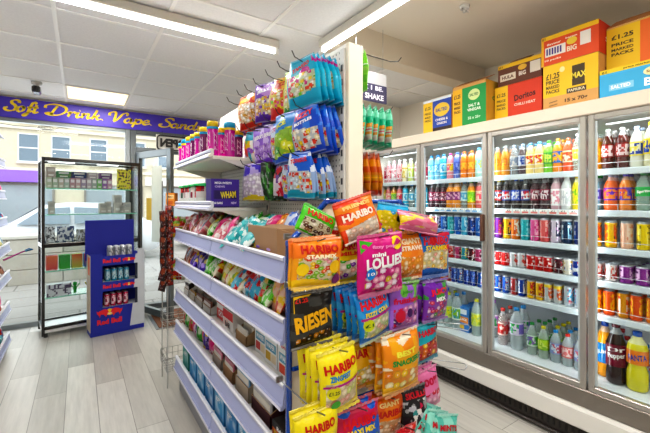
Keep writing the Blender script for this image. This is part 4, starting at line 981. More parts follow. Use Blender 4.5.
for k, (px, py, Y, L) in enumerate(((436, 326, 1.0, .13), (424, 363, .98, .16))):
    p = at(px, py, Y=1.05)
    o = thing('peg_hook', 'empty wire hook sticking out at right of the rack, %s' % ('upper', 'lower')[k], 'hook', p, (0, 0, -.95))
    g = Geo(); g.tube([(0, 0, 0), (L, 0, -.004), (L+.01, 0, .012), (L, .02, .014), (0, .02, .012)], .0022, 'a8a9ab', n=6); g.build('wire', 'steel', o)
    g = Geo(); g.box((-.004, -.005, -.01), (.004, .026, .022), '8a8c90', .001); g.build('back_clip', 'steel', o)

# ================================================================== drinks fridge
FX = 2.46; DY = [2.797, 2.169, 1.541, .913, .285, -.343]; FD = 3.36
fr_ = thing('drinks_fridge', 'long upright glass-door drinks fridge with cream header and black vent grille', 'fridge', (0, 0, 0))
FRM = 'b8b3ac'
g = Geo(); g.box((FX+.02, DY[0], .0), (FD, DY[0]+.05, 2.03), 'e4dfd4', .004); g.build('side_panel', 'paint', fr_)
g = Geo(); g.box((FX+.02, DY[5]-.05, .0), (FD, DY[5], 2.03), 'e4dfd4', .004); g.build('side_panel', 'paint', fr_)
g = Geo(); g.box((FD-.03, DY[5], .0), (FD, DY[0], 2.0), 'eceef0'); g.build('back_panel', 'paint', fr_)
g = Geo(); g.box((FX+.01, DY[5], 1.97), (FD, DY[0], 2.035), 'f2ece0'); g.build('top_panel', 'paint', fr_)
g = Geo(); g.box((FX-.02, DY[5]-.05, 1.955), (FX+.03, DY[0]+.05, 2.038), 'dccfbc', .006); g.build('header', 'paint', fr_)
g = Geo(); g.box((FX+.03, DY[5], .30), (FD-.03, DY[0], .385), 'dfe4e8', .004); g.build('base_deck', 'paint', fr_)
g = Geo(); g.box((FX-.012, DY[5]-.05, .245), (FX+.04, DY[0]+.05, .352), '8f8880', .006); g.build('sill', 'metal', fr_)
g = Geo(); prof = [(FX-.02, .245), (FX-.05, .235), (FX-.055, .14), (FX-.035, .125), (FX+.03, .125), (FX+.03, .245)]
i = 0
for y in (DY[5]-.05, DY[0]+.05):
    for x, z in prof: g.v.append((x, y, z))
for k in range(6): g.face((k, (k+1) % 6, 6+(k+1) % 6, 6+k), C('e2dfd8'))
g.face(range(6), C('e2dfd8')); g.face(list(range(6, 12))[::-1], C('e2dfd8')); g.build('base_panel', 'paint', fr_)
g = Geo(); g.box((FX+.005, DY[5]-.04, .0), (FX+.04, DY[0]+.04, .125), '38322e'); g.build('vent_grille', 'paint', fr_)
g = Geo(); y = DY[5]
while y < DY[0]: g.box((FX+.001, y, .055), (FX+.0055, y+.012, .095), '15110f'); y += .035
g.box((FX-.015, DY[5]-.04, .01), (FX+.005, DY[0]+.04, .03), '4a4440', .003); g.build('vent_slots', 'paint', fr_)
LZ = [1.645, 1.40, 1.18, .98, .777]
for z in LZ:
    g = Geo(); g.box((FX+.14, DY[5], z-.012), (FD-.05, DY[0], z-.002), 'e6eaee'); sh = g.build('wire_shelf', 'paint', fr_)
    g = Geo(); g.box((FX+.115, DY[5], z-.036), (FX+.14, DY[0], z+.002), 'dfe8ee', .004); g.build('price_rail', 'plastic', sh)
    g = Geo(); g.tube([(FX+.12, DY[5], z+.035), (FX+.12, DY[0], z+.035)], .0022, 'd8dadc', n=5)
    y = DY[5]+.05
    while y < DY[0]: g.tube([(FX+.12, y, z), (FX+.12, y, z+.035)], .0016, 'd8dadc', n=4); y += .157
    g.build('guard_wire', 'steel', sh)
def tickets(z, y0, y1, cols, lab, n):
    for k in range(n):
        y = y1-(y1-y0)*(k+.5)/n; g = Geo(); g.box((FX+.1125, y-.026, z-.032), (FX+.1145, y+.026, z-.002), 'f4f4f0'); g.box((FX+.1118, y-.022, z-.028), (FX+.1126, y+.022, z-.016), cols[k % len(cols)])
        g.text('£1', 0, 0, .022, .010, '2a2a2a', lambda x, zz: (FX+.1116, y-x, z-.010+zz), .02)
        tag(g.build('price_ticket', 'paper'), 'small %s price ticket on fridge shelf rail, %s from far end' % (lab, ord_(k)), 'price ticket', 'price tickets on the fridge rail')
tickets(LZ[1], DY[2]+.03, DY[1]-.05, ['58a8e0', 'a8d0ee', '3a8ad0'], 'blue', 9)
tickets(LZ[1], DY[3]+.03, DY[2]-.06, ['e8807a', 'f0a09a', 'd86a64'], 'red', 9)
for k in range(5):
    y1, y0 = DY[k]-.006, DY[k+1]+.006
    dr = put('door', None, fr_, (0, 0, 0)); dr.name = 'glass_door'
    g = Geo(); t = .031
    g.box((FX-.012, y0, .352), (FX+.028, y0+t, 1.953), FRM, .004); g.box((FX-.012, y1-t, .352), (FX+.028, y1, 1.953), FRM, .004)
    g.box((FX-.012, y0+t, 1.953-t), (FX+.028, y1-t, 1.953), FRM, .004); g.box((FX-.012, y0+t, .352), (FX+.028, y1-t, .352+t*1.1), FRM, .004); g.build('door_frame', 'metal', dr)
    g = Geo(); g.box((FX+.002, y0+.03, .38), (FX+.008, y1-.03, 1.925), 'ffffff'); g.build('glass_pane', 'glass', dr)
    g = Geo(); g.box((FX-.002, y0+t, .392), (FX+.002, y0+t+.012, 1.915), 'c8d2d4'); g.box((FX-.002, y1-t-.012, .392), (FX+.002, y1-t, 1.915), 'c8d2d4'); g.build('gasket', 'plastic', dr)
    if k == 1:
        g = Geo(); g.box((FX-.05, y0+.006, 1.165), (FX-.012, y0+.030, 1.36), '6b4a3c', .006); g.build('handle', 'plastic', dr)
    g = Geo(); g.box((FX+.035, y0-.002, .42), (FX+.055, y0+.014, 1.92), 'f4fbff', .003); g.build('light_strip', 'softglow', fr_)  # added glowing strip, since the shelves block the top tube
    g = Geo(); g.tube([(FX+.10, y0+.05, 1.905), (FX+.10, y1-.05, 1.905)], .0045, 'f4fbff', n=8); g.build('light_tube', 'softglow', fr_)

# ---------------- drinks
def wrap(r):
    return lambda x, z: (r*math.cos(x/r+PI), -r*math.sin(x/r+PI)*-1, z)
def bottle_proto(liq, lab, cap, H=.22, rad=.032, clear=False, shape='soda', text=None, lab_z=(.28, .62), tc='ffffff', tx_h=.05):
    t = put('drink_bottle', None)
    prof = {'soda': [(.80, 0), (.95, .02), (1, .08), (.97, .22), (.92, .30), (1, .42), (1, .60), (.92, .70), (.62, .82), (.40, .89), (.38, .93)],
            'sport': [(.85, 0), (1, .03), (1, .22), (.86, .36), (.90, .46), (1, .60), (1, .70), (.80, .82), (.46, .90), (.42, .93)],
            'juice': [(.88, 0), (1, .02), (1, .30), (1, .62), (.96, .70), (.70, .80), (.50, .88), (.48, .92)],
            'water': [(.85, 0), (1, .03), (.92, .12), (1, .2), (.93, .28), (1, .36), (1, .6), (.95, .70), (.62, .82), (.40, .89), (.38, .93)],
            'grip': [(.85, 0), (1, .03), (1, .30), (.80, .42), (.78, .48), (1, .60), (1, .70), (.85, .80), (.45, .89), (.40, .93)]}[shape]
    L = C(liq); top = mixc(L, C('e8eef0'), .45)
    g = Geo(); g.lathe([(a*rad, b*H) for a, b in prof], 14, lambda a, z: L if z < H*.80 else top); g.build('bottle_body', 'clear_plastic' if clear else 'plastic', t)
    rm = max(a for a, b in prof if lab_z[0]-.08 <= b <= lab_z[1]+.08)*rad+.0008
    l1 = [C(c) for c in lab]; g = Geo()
    def lf(a, z):
        v = (z/H-lab_z[0])/(lab_z[1]-lab_z[0]); k = int(vnoise(a*22, v*5, int(rad*1e4)+int(lab[0][:2], 16))*len(l1)*.999) if len(l1) > 1 else 0
        if v > .86 or v < .1: return l1[-1]
        return l1[0] if abs(a-.5) > .16 or k == 0 else l1[min(k, len(l1)-1)]
    n = 9; g.lathe([(rm, H*(lab_z[0]+(lab_z[1]-lab_z[0])*k/n)) for k in range(n+1)], 36, lf, cap=False)
    if text:
        zc = H*(lab_z[0]+lab_z[1])/2
        if isinstance(text, str): text = [(text, 0, tx_h)]
        for s_, dz, hh in text: g.text(s_, 0, zc+dz*H, rm*1.75, H*hh, tc, lambda x, z: ((rm+.001)*-math.cos(x/rm), (rm+.001)*-math.sin(x/rm)*1, z) , .03, .12)
    g.build('wrap_label', 'plastic', t)
    cr = prof[-1][0]*rad*1.12; cc_ = C(cap)
    g = Geo(); g.lathe([(cr, H*.92), (cr, H*.99), (cr*.85, H), (.0001, H*1.0)], 12, lambda a, z: cc_); g.build('cap', 'plastic', t)
    return t
def can_proto(base, cols, H=.104, rad=.0305, band_=None, rim='c9ccd0'):
    t = put('drink_can', None); B = C(base); cs = [C(c) for c in cols]; s = int(H*1000)+len(base)*int(base[:2], 16)
    def f(a, z):
        v = z/H
        if v > .95: return C(rim)
        if band_ and abs(v-band_[0]) < band_[1]: return C(band_[2])
        b = abs(((a*2) % 1)-.5)        # a motif front and back
        if b < .34 and .18 < v < .84:
            q = vnoise(a*22, v*10, s)
            if q > .50: return cs[0]
            if len(cs) > 1 and q < .30: return cs[1]
        return B
    n = 16; pr_ = [(rad*.84, 0), (rad, H*.05)]+[(rad, H*(.05+.87*k/n)) for k in range(1, n+1)]+[(rad*.86, H*.98)]
    g = Geo(); g.lathe(pr_, 28, f); g.build('can_body', 'metal', t)
    g = Geo(); g.lathe([(rad*.87, H*.975), (rad*.88, H), (rad*.80, H*1.0), (rad*.78, H*.985), (.0001, H*.985)], 16, lambda a, z: C('d2d5d8'), cap=False)
    g.box((-rad*.5, -rad*.16, H*.987), (rad*.12, rad*.16, H*.998), 'b4b8bc'); g.build('lid', 'steel', t)
    return t
B = bottle_proto; K = can_proto
SPEC = {
 'orj': ('orange juice drink bottle with pale cap', lambda: B('f39a1c', ['f6c02c', 'e8742a', 'f5a53a'], 'd8e2ea')), 'clr': ('clear drink bottle with pale label', lambda: B('b8c4c8', ['c8ccd0', '8a96a8', 'e0d8d0'], 'b8c8e0', clear=True)),
 'drk': ('dark cola bottle with grey blue label', lambda: B('4a3a40', ['8a98b8', '2a4a9a', 'c8ccd8'], 'a8c8ee')), 'yrd': ('yellow and red label drink bottle', lambda: B('f0d890', ['f2d02c', 'd8342c', 'f4ead2'], '7ab8e8')),
 'grn': ('lime green drink bottle', lambda: B('7cc83a', ['58b83a', 'd8e86a', '3a9a48'], '58b84a')), 'oyl': ('bright orange fizzy bottle with yellow label', lambda: B('f4921a', ['f6c82c', 'f4a024', '2f6ab8'], 'f2b02c', H=.225)),
 'ror': ('red orange fizzy bottle', lambda: B('e8541c', ['f28a2c', 'd83a1c', 'fff0d0'], 'e88a6a')), 'cle': ('clear bottle with yellow label and white cap', lambda: B('c0c8b8', ['e8e4b0', 'f0e060', 'f4f0e8'], 'f0f4f8', H=.24, clear=True)),
 'pepsi': ('black cola bottle with navy label', lambda: B('241a1c', ['1f3a8a', 'd83a3a', 'e8eaf0', '2a4aa0'], '2a2a2c', text='PEPSI', tx_h=.06)), 'pblue': ('black cola bottle with bright blue label', lambda: B('241a1c', ['1d4fc8', 'e8eaf4', '2a5ad0'], '2a6ad8')),
 'pyel': ('black cola bottle with yellow cap', lambda: B('2a1c1c', ['20345a', 'd8d8e0', 'b83a3a'], 'd8c03a')), 'plum': ('dark plum soda bottle with white label patch', lambda: B('3a1420', ['5a1c34', 'e8d8dc', '8a2a44'], '3a2a2c')),
 'pinkw': ('pale pink bottle with white label', lambda: B('d8b0b8', ['f2e8ea', 'e8a0b0', 'ffffff'], 'f0c8d0', shape='juice', lab_z=(.12, .62))), 'whitb': ('clear bottle with wide white label', lambda: B('d0d4d4', ['f4f2f0', 'c8ccd0', 'ffffff'], 'f0f0f0', shape='juice', lab_z=(.12, .62))),
 'lemon': ('yellow lemonade bottle with green label', lambda: B('f0dc3a', ['f2e23a', '8ab83a', 'e8d020'], 'f2d83a', shape='juice', lab_z=(.12, .66))),
 'aqua': ('aqua blue sports drink bottle', lambda: B('48b8dc', ['8ad8ec', '2a8ac8', 'd8f0f8'], '5aa8d8', shape='sport')), 'aqu2': ('pale blue sports drink bottle', lambda: B('8ccbe4', ['b8e4f0', '58a8d0'], '4a9ad8', shape='sport')),
 'pkyl': ('pink and yellow sports drink bottle', lambda: B('f0a0a8', ['f4c84a', 'e8588a', 'f8e0d0'], 'e85a9a', shape='sport')), 'bluo': ('violet blue sports drink bottle', lambda: B('6a80d0', ['8a9ce0', '4a5cb8'], '6a8ae0', shape='sport')),
 'luco': ('amber orange sports drink bottle', lambda: B('f28c1a', ['f5a42a', 'f6c85a', 'ee7414'], 'f08020', shape='sport')), 'pale': ('clear pale green bottle with blue cap', lambda: B('b8e0d8', ['8ad0d8', 'd8e86a', 'c0eaf0'], '58b0e8', H=.235, shape='sport')),
 'dred': ('dark cola bottle with pale blue cap', lambda: B('4a3438', ['7a5a60', 'b8a8ac'], '8ab0d0')),
 'rib': ('dark blackcurrant bottle with pink label', lambda: B('401828', ['6a3048', 'e8c0cc', 'a83a5a'], 'a8a0a8')), 'obig': ('wide orange juice bottle with purple label', lambda: B('f2981c', ['9a4a8a', 'e8b0c8', '7a2a6a'], 'e8b04a', rad=.042, shape='juice', lab_z=(.30, .62))),
 'cblu': ('clear flavoured water bottle with blue label', lambda: B('b8ccc8', ['6ab0d0', 'e0f0f0'], '5a98c8', clear=True, shape='juice')), 'ogrn': ('orange bottle with lime green label', lambda: B('f0981c', ['7ac82a', 'a8e04a', 'f0e84a'], '3a9a3a', shape='juice', lab_z=(.22, .64))),
 'pnk': ('coral pink smoothie bottle', lambda: B('e87a78', ['e85a68', 'f4a8a0', 'f8d8c8'], 'e8d8d0', shape='juice')), 'yog': ('yellow green smoothie bottle', lambda: B('e8c84a', ['a8c83a', 'f0e06a'], '3a8a3a', shape='juice')),
 'ylab': ('yellow topped milkshake bottle', lambda: B('f0e8c8', ['f2d83a', 'e8e4d0', 'c83a3a'], 'e8d83a', shape='juice')), 'strw': ('pink milkshake bottle with white cap', lambda: B('e8a0a8', ['d83a58', 'f8e0e4', 'f0c0c8'], 'f4f4f4', shape='juice', lab_z=(.15, .62))),
 'vanl': ('cream milkshake bottle with white cap', lambda: B('f0e4c0', ['f4ecd8', 'e8d48a', 'c8a848'], 'f4f4f4', shape='juice', lab_z=(.15, .62))), 'limj': ('light green drink bottle with white cap', lambda: B('d0dc8a', ['c8d86a', 'f0f0d8'], 'f4f4f4', shape='juice', lab_z=(.15, .62))),
 'cokw': ('dark red drink bottle with white cap', lambda: B('5a2420', ['b84a4a', 'f0d8d8', '8a2a2a'], 'e8e8e8', H=.24, clear=False)), 'blwh': ('white bottle with deep blue label', lambda: B('e8e8d8', ['2a48a8', 'e8e4c0', 'f0e070'], 'b8c8e8', H=.235)),
 'yblu': ('yellow bottle with navy blue splash', lambda: B('d8d4b0', ['f2d82c', '2a4aa8', 'e8d040'], 'f2c82c', H=.25, rad=.036)), 'oran': ('deep orange bottle with yellow cap', lambda: B('f0901c', ['f4b83a', 'e8601c', 'f8e0a0'], 'f2b82c', H=.25, rad=.036)),
 'lucp': ('orange energy bottle with magenta label', lambda: B('ee6a24', ['d83a8a', 'f08a4a', '6a3ab8'], 'b8b0c8', H=.215, rad=.036)), 'lucy': ('amber energy bottle with purple cap', lambda: B('f08a28', ['f0a848', 'e85a2c', '5a3aa8'], '5a48b8', H=.215)),
 'sprt': ('clear bottle with bold green label', lambda: B('b8d8c8', ['1fa848', '28b854'], '1f9a44', H=.215, rad=.036, clear=True, text='Sprite', tx_h=.09, lab_z=(.38, .62))), 'gblu': ('blue green bottle with violet label', lambda: B('8ab8c8', ['6a6ac8', 'c8d8f0'], '3ab85a', H=.215)),
 # big bottles
 'bred': ('red cola bottle with red cap', lambda: B('b8a8a4', ['d8504a', 'b83a3a', 'e8c0b8'], 'd83a34', H=.27, rad=.036, clear=True)), 'wbig': ('large clear water bottle with lilac and green label', lambda: B('d4e0e2', ['8a78d0', '48b868', 'f0f0f8', 'e0d8f0'], '3f9ae0', H=.30, rad=.045, clear=True, shape='water', lab_z=(.36, .66))),
 'wgrn': ('small clear water bottle with green cap', lambda: B('c0d4c8', ['58b048', '8a68b8', 'd8e8d8'], '3a9a4a', H=.22, rad=.034, clear=True, shape='water')), 'wyel': ('small water bottle with yellow cap and lime label', lambda: B('c8dcc8', ['b8d84a', 'd8e87a', '8ab83a'], 'f2e02a', H=.215, rad=.034, clear=True, shape='water')),
 'wblu': ('small water bottle with blue cap', lambda: B('ccdce0', ['c8687a', 'd8e4ea', '8a9ac8'], '4a9ae0', H=.21, rad=.034, clear=True, shape='water')), 'wred': ('small water bottle with red cap and pink label', lambda: B('d0dcdc', ['e88a8a', 'f4d8d4', 'd86a6a'], 'e0403a', H=.205, rad=.034, clear=True, shape='water')),
 'wlim': ('tall water bottle with lime label and yellow cap', lambda: B('cfe0dc', ['a8c84a', 'e8e84a', 'd0e080'], 'd8d83a', H=.29, rad=.040, clear=True, shape='water')), 'wb15': ('tall water bottle with blue cap and green label', lambda: B('cfe0e2', ['8ac048', '58a8a8', 'e0f0e0'], '4a9ae0', H=.30, rad=.042, clear=True, shape='water')),
 'wpur': ('tall water bottle with pink and green label', lambda: B('cfdde0', ['b878c8', '58b070', 'f0d8e8'], 'b87ad0', H=.29, rad=.040, clear=True, shape='water')),
 'doc': ('big dark cola bottle with maroon label and white lettering', lambda: B('2c1614', ['7a1430', '6a1028'], '6a2434', H=.355, rad=.050, text=[('Dr', .10, .075), ('Pepper', -.01, .105)], lab_z=(.30, .66))),
 'fan': ('big yellow fizzy bottle with orange and blue label', lambda: B('e6dc2a', ['f0801c', 'f28a24'], '2a62c8', H=.33, rad=.050, shape='grip', text=[('FANTA', .0, .10)], tc='22409a', lab_z=(.46, .70))),
 'orb': ('big orange juice bottle with blue label', lambda: B('f4a01c', ['2a78c0', '2f86cc'], '3a5ab0', H=.33, rad=.046, text=[('JUICY', .02, .09)], lab_z=(.26, .62))),
 # cans
 'c_pur': ('slim purple patterned can', lambda: K('7a3a9a', ['e85a9a', 'f0c83a'], .155)), 'c_yk': ('tall yellow and black can', lambda: K('f2c62a', ['1c1a1a', 'e8602a'], .158)), 'c_or': ('tall orange and white can', lambda: K('f08a4a', ['fff0e0', 'e85a2a'], .158)),
 'c_teal': ('tall teal can', lambda: K('3ab0b8', ['8adce0', '1f8a94'], .158)), 'c_pink': ('tall pink can', lambda: K('e870a8', ['f8b8d4', 'c83a7a'], .158)), 'c_salm': ('tall salmon red can', lambda: K('f07a78', ['f8c0b8', 'd84a50'], .158)),
 'c_lil': ('tall white and lilac can', lambda: K('e8dcec', ['3a3a5a', 'c890c8'], .158)), 'c_navy': ('tall navy blue can', lambda: K('1c3454', ['8ab8d0', 'e8eef0'], .158)), 'c_navb': ('tall dark blue can with bright blue streak', lambda: K('24346a', ['3a6ac8', 'd8d8e8'], .158)),
 'c_sky': ('tall sky blue can', lambda: K('58b8dc', ['c8ecf4', '2a80b0'], .158)), 'c_cob': ('tall cobalt blue can', lambda: K('2f6cc0', ['a8c8ec', '1c4a94'], .158)), 'c_cream': ('tall cream can with yellow print', lambda: K('e8e0c8', ['e8c83a', 'b04a3a'], .158)),
 'c_peach': ('tall peach coloured can', lambda: K('f4c8b0', ['f8e0d0', 'e8a088'], .158)), 'c_yel': ('tall bright yellow can', lambda: K('f2d420', ['f6e878', '8a7a1a'], .158)), 'c_kred': ('tall black can with red ring', lambda: K('2a1c1c', ['d83030', 'f0e8e0'], .158)), 'c_yor': ('tall yellow can with orange figure', lambda: K('f4c02c', ['e8601c', '3a2a1a'], .158)),
 's_red': ('red soda can', lambda: K('cf2a2a', ['f4e0dc', 'a81c1c'])), 's_sil': ('silver soda can with red lettering', lambda: K('d4d6d8', ['d85a50', '8a8e92'])), 's_coke': ('deep red soda can with white swirl', lambda: K('d0241f', ['f8f0ec', 'b01818'])),
 's_rkb': ('black and red soda can', lambda: K('4a1c24', ['e8e0e0', 'c8283a'])), 's_gold': ('white and gold soda can', lambda: K('ece6d8', ['c8a040', '3a5a9a'])), 's_pep': ('navy and white soda can with red band', lambda: K('22409a', ['f0f0f4', 'd83a3a'], band_=(.42, .08, 'f0f0f4'))),
 's_sw': ('white soda can with red swirl', lambda: K('f0e8e4', ['c8504a', 'e8a090'])), 's_pur': ('magenta purple soda can', lambda: K('94409a', ['e8c0e0', '5a2068'], rad=.0325)), 's_npu': ('dark violet soda can', lambda: K('3a2a6a', ['c8b8e0', 'd84a6a'], rad=.0325)), 's_pb': ('bright blue and white soda can', lambda: K('2a50b4', ['f4f4f8', 'd83a3a'], rad=.0325, band_=(.5, .10, 'f0f0f4'))),
 's_tl': ('teal and yellow soda can', lambda: K('3a9aa8', ['f0d84a', 'd8404a'])), 's_pk': ('pink and maroon soda can', lambda: K('c8507a', ['5a1c34', 'f0c8d4'])),
 'e_blu': ('slim blue and silver energy can', lambda: K('2a5ab0', ['c8d0d8', 'd83a3a'], .127, .0255)), 'e_rg': ('slim red and grey energy can', lambda: K('b84a4a', ['c8c8d0', '7a2a3a'], .127, .0255)), 'e_bw': ('slim navy and white energy can', lambda: K('2c4aa8', ['f0f0f4', '8ab0e8'], .127, .0255)),
 'e_yr': ('slim yellow and red energy can', lambda: K('f2c428', ['c8302a', '8a1c3a'], .127, .0255)), 'e_ys': ('slim silver energy can with yellow top', lambda: K('ccd0d0', ['e8804a', 'b04a3a'], .127, .0255, band_=(.86, .10, 'f0d43a'))), 'e_sb': ('slim silver energy can with pale blue panel', lambda: K('d0dae0', ['5ab0d8', 'd8505a'], .127, .0255)),
 'e_or': ('slim orange energy can', lambda: K('f0843a', ['f8c8a0', 'd8502a'], .127, .0255)), 'e_cob': ('slim cobalt energy can', lambda: K('2a3f94', ['7a9ae0', 'c8d0e8'], .127, .0255)),
 'f_or': ('orange fizzy can with yellow arc', lambda: K('f08a1c', ['f8d04a', 'e05a14'], .145, .030)), 'f_ro': ('red orange fizzy can', lambda: K('ea5c22', ['f8b84a', 'c83a1c'], .145, .030)), 'f_am': ('amber and silver fizzy can', lambda: K('e8a23a', ['e0dcd0', 'd8501c'], .145, .030)),
}
PROTO = {}
GROUPS = {}
DOORW = ['first', 'second', 'third', 'fourth']
SHW = ['top', 'second', 'third', 'fourth', 'fifth', 'bottom']
def shelf_fill(door, si, keys, rows=2, dx=.075, y0=None, y1=None, x0=None, jitter=.004):
    ya = DY[door]+.022 if y1 is None else y1; yb = DY[door+1]+.115 if y0 is None else y0
    z = (LZ+[.386])[si]+.0005; n = len(keys); xf = FX+.175 if x0 is None else x0
    for r in range(rows):
        for k, key in enumerate(keys):
            if key is None: continue
            if r > 0 and (key in ('obig', 'doc', 'fan', 'orb') and r > 1): continue
            look = SPEC[key][0]; y = ya+(yb-ya)*(k/(n-1) if n > 1 else .5)
            if key not in PROTO: PROTO[key] = SPEC[key][1](); o = PROTO[key]; fresh = True
            else: fresh = False
            loc = (xf+dx*r+R.uniform(-jitter, jitter), y+R.uniform(-jitter, jitter), z); rot = (0, 0, R.uniform(-.35, .35) if key not in ('doc', 'fan', 'orb', 'sprt', 'pepsi') else R.uniform(.2, .35))
            if r == 0: lb = '%s, %s from left, %s shelf, %s door' % (look, ord_(k), SHW[si], DOORW[door])
            else: lb = '%s in back rows, %s shelf, %s door' % (look, SHW[si], DOORW[door])
            if fresh: o.location = loc; o.rotation_euler = rot
            else: o = dup(PROTO[key], loc, rot)
            while len(lb.split()) > 16: lb = lb.replace(' with ', ' ', 1) if ' with ' in lb else lb.replace(' and ', ' ', 1)
            o['label'] = lb; o['category'] = 'drink can' if 'can' in o.name.split('_')[1] else 'drink bottle'; o['group'] = '%s, %s shelf, %s fridge door' % (look, SHW[si], DOORW[door])
# door 1 (farthest)
shelf_fill(0, 0, ['strw', 'strw', 'pinkw', 'strw', 'vanl', 'limj', 'pinkw', 'strw'], 1)
shelf_fill(0, 1, ['yog', 'pnk', 'ogrn', 'pnk', 'aqua', 'cblu', 'aqu2', 'aqua'], 1)
shelf_fill(0, 2, ['c_pink', 'c_teal', 'c_salm', 'c_sky', 'c_cob', 'c_lil', 'c_pink', 'c_teal'], 1)
# door 2
shelf_fill(1, 0, ['aqu2', 'aqu2', 'aqua', 'pkyl', 'bluo', 'luco', 'luco', 'pale', 'dred'], 2)
shelf_fill(1, 1, ['rib', 'rib', 'rib', 'obig', 'obig', 'cblu', 'ogrn', 'pnk', 'yog'], 2)
shelf_fill(1, 2, ['c_cream', 'c_lil', 'c_cob', 'c_teal', 'c_cob', 'c_sky', 'c_navb', 'c_cob', 'c_pink'], 1)
shelf_fill(1, 3, ['s_gold', 's_pk', 's_tl', 's_red', 's_pk', 's_tl', 's_rkb', 's_pk', 's_sil'], 4, .063)
shelf_fill(1, 4, ['e_or', 'e_yr', 'e_or', 'e_rg', 'e_cob', 'e_blu', 'e_cob', 'e_cob', 'e_blu', 'e_or'], 2, .058)
shelf_fill(1, 5, ['wb15', 'wb15', 'wlim', 'wb15', None, 'wlim', 'wpur'], 2, .09)
# door 3
shelf_fill(2, 0, ['orj', 'orj', 'clr', 'drk', 'yrd', 'yrd', 'grn', 'oyl', 'ror', 'cle'], 2, .08)
shelf_fill(2, 1, ['pyel', 'pepsi', 'pblue', 'pepsi', 'plum', 'plum', 'pinkw', 'whitb', 'lemon'], 2)
shelf_fill(2, 2, ['c_pur', 'c_yk', 'c_or', 'c_teal', 'c_pink', 'c_salm', 'c_lil', 'c_navy', 'c_navb'], 1)
shelf_fill(2, 3, ['s_red', 's_red', 's_sil', 's_sil', 's_coke', 's_coke', 's_coke', 's_rkb', 's_gold', 's_pep'], 5, .063)
shelf_fill(2, 4, ['e_blu', 'e_blu', 'e_rg', 'e_bw', 'e_yr', 'e_yr', 'e_ys', 'e_ys', 'e_sb', 'e_sb'], 2, .058)
shelf_fill(2, 5, ['bred', 'wbig', 'wgrn'], 2, .10, y1=1.53, y0=1.32)
shelf_fill(2, 5, ['wyel', 'wblu', 'wred', 'wblu'], 1, .08, y1=1.235, y0=1.02)
shelf_fill(2, 5, ['wgrn', 'wyel', 'wblu', 'wred'], 3, .078, y1=1.27, y0=1.03, x0=FX+.26)
# door 4 (nearest in view)
shelf_fill(3, 0, ['orj', 'cokw', 'cokw', 'blwh', 'yblu', 'yblu', 'oran', 'oran', 'cokw'], 2)
shelf_fill(3, 1, ['gblu', 'lucp', 'lucy', 'sprt', 'sprt', 'lucp', 'sprt', 'gblu'], 2)
shelf_fill(3, 2, ['c_yor', 'c_yor', 'c_peach', 'c_yel', 'c_yel', 'c_kred', 'c_yk', 'c_teal'], 1)
shelf_fill(3, 3, ['s_sw', 's_sw', 's_pur', 's_pur', 's_npu', 's_pb', 's_pb', 's_pb'], 5, .068)
shelf_fill(3, 4, ['f_or', 'f_ro', 'f_am', 'f_ro', 'f_or', 'f_am', 'f_or', 'f_ro', 'f_am'], 2, .064)
shelf_fill(3, 5, ['doc', 'fan'], 1, .12, y1=.828, y0=.728, x0=FX+.165)
shelf_fill(3, 5, ['orb', 'bred', None, 'orb'], 1, .12, y1=.906, y0=.58, x0=FX+.228)
shelf_fill(3, 5, ['bred', 'wblu', 'bred', 'wblu'], 1, .1, y1=.86, y0=.50, x0=FX+.36)
# the multipack on the bottom shelf of the second door
carton('drink_multipack', 'blue and orange drinks multipack box on the bottom fridge shelf', 'box', .11, .22, .20, (FX+.16, 1.86, .386), (0, 0, RZX), bands((.1, .9, .35, .6, 'f2902c'), (.2, .8, .68, .9, 'e8f0f8'), (.1, .6, .08, .25, 'f4c83a'), base='2f7cc8'), P1('2a6ab0'), '2f7cc8', [('JUICE', .5, .48, .6, .12, 'ffffff')])

# ================================================================== crisp boxes on top of the fridge
TOPZ = 2.037
def crisp(label, xf, ya, yb, z0, z1, base, spec, texts, side=None, top='c89a5a', side_texts=(), flap=None, depth=.38, marks=None):
    carton('crisp_box', label, 'box', ya-yb, depth, z1-z0, (xf, (ya+yb)/2, z0), (0, 0, RZX), bands(*spec, base=base), P1(side or base), top, texts, side_texts, flap, 'crisp boxes on top of the fridge', nu=40, nv=28, marks=marks)
YE, TN = 'f4c41c', 'd9a35c'
def oval(u, v, ru, rv, c, c2=None):
    def f(g, fn, w, h):
        g.disc((u-.5)*w, v*h, ru*w, rv*h, c, fn, 18)
        if c2: g.text('SALTED', (u-.5)*w, v*h, ru*w*1.5, rv*h*.5, c2, lambda x, z: (x, fn(x, z)[1]-.001, z), .03)
    return f
PM = lambda u, s=1.0, c='4a3a1c': [('£1.25', u, .76, .20*s, .10, c), ('PRICE', u, .60, .20*s, .07, c), ('MARKED', u, .49, .20*s, .06, c), ('PACKS', u, .39, .20*s, .07, c)]
FL = lambda w: [(-w/2, w/2, .0, .13, .42, 'a8703a'), (-w/2, w/2, .20, .33, -.25, '8a5a30')]
crisp('yellow and blue crisp box, farthest from the camera on the fridge', 2.50, 2.175, 1.885, TOPZ, 2.325, '2a4ba8', ((0, .34, 0, 1, YE), (0, 1, .92, 1, 'e8eef4'), (.34, 1, 0, .13, '3a2a20')), PM(.17, 1.1)+[('CHEESE &', .67, .36, .44, .07, 'f4f0e8'), ('ONION', .67, .25, .34, .07, 'f4f0e8')], side='c88a3c', marks=oval(.67, .64, .27, .20, 'e8c23a', '2a3a8a'))
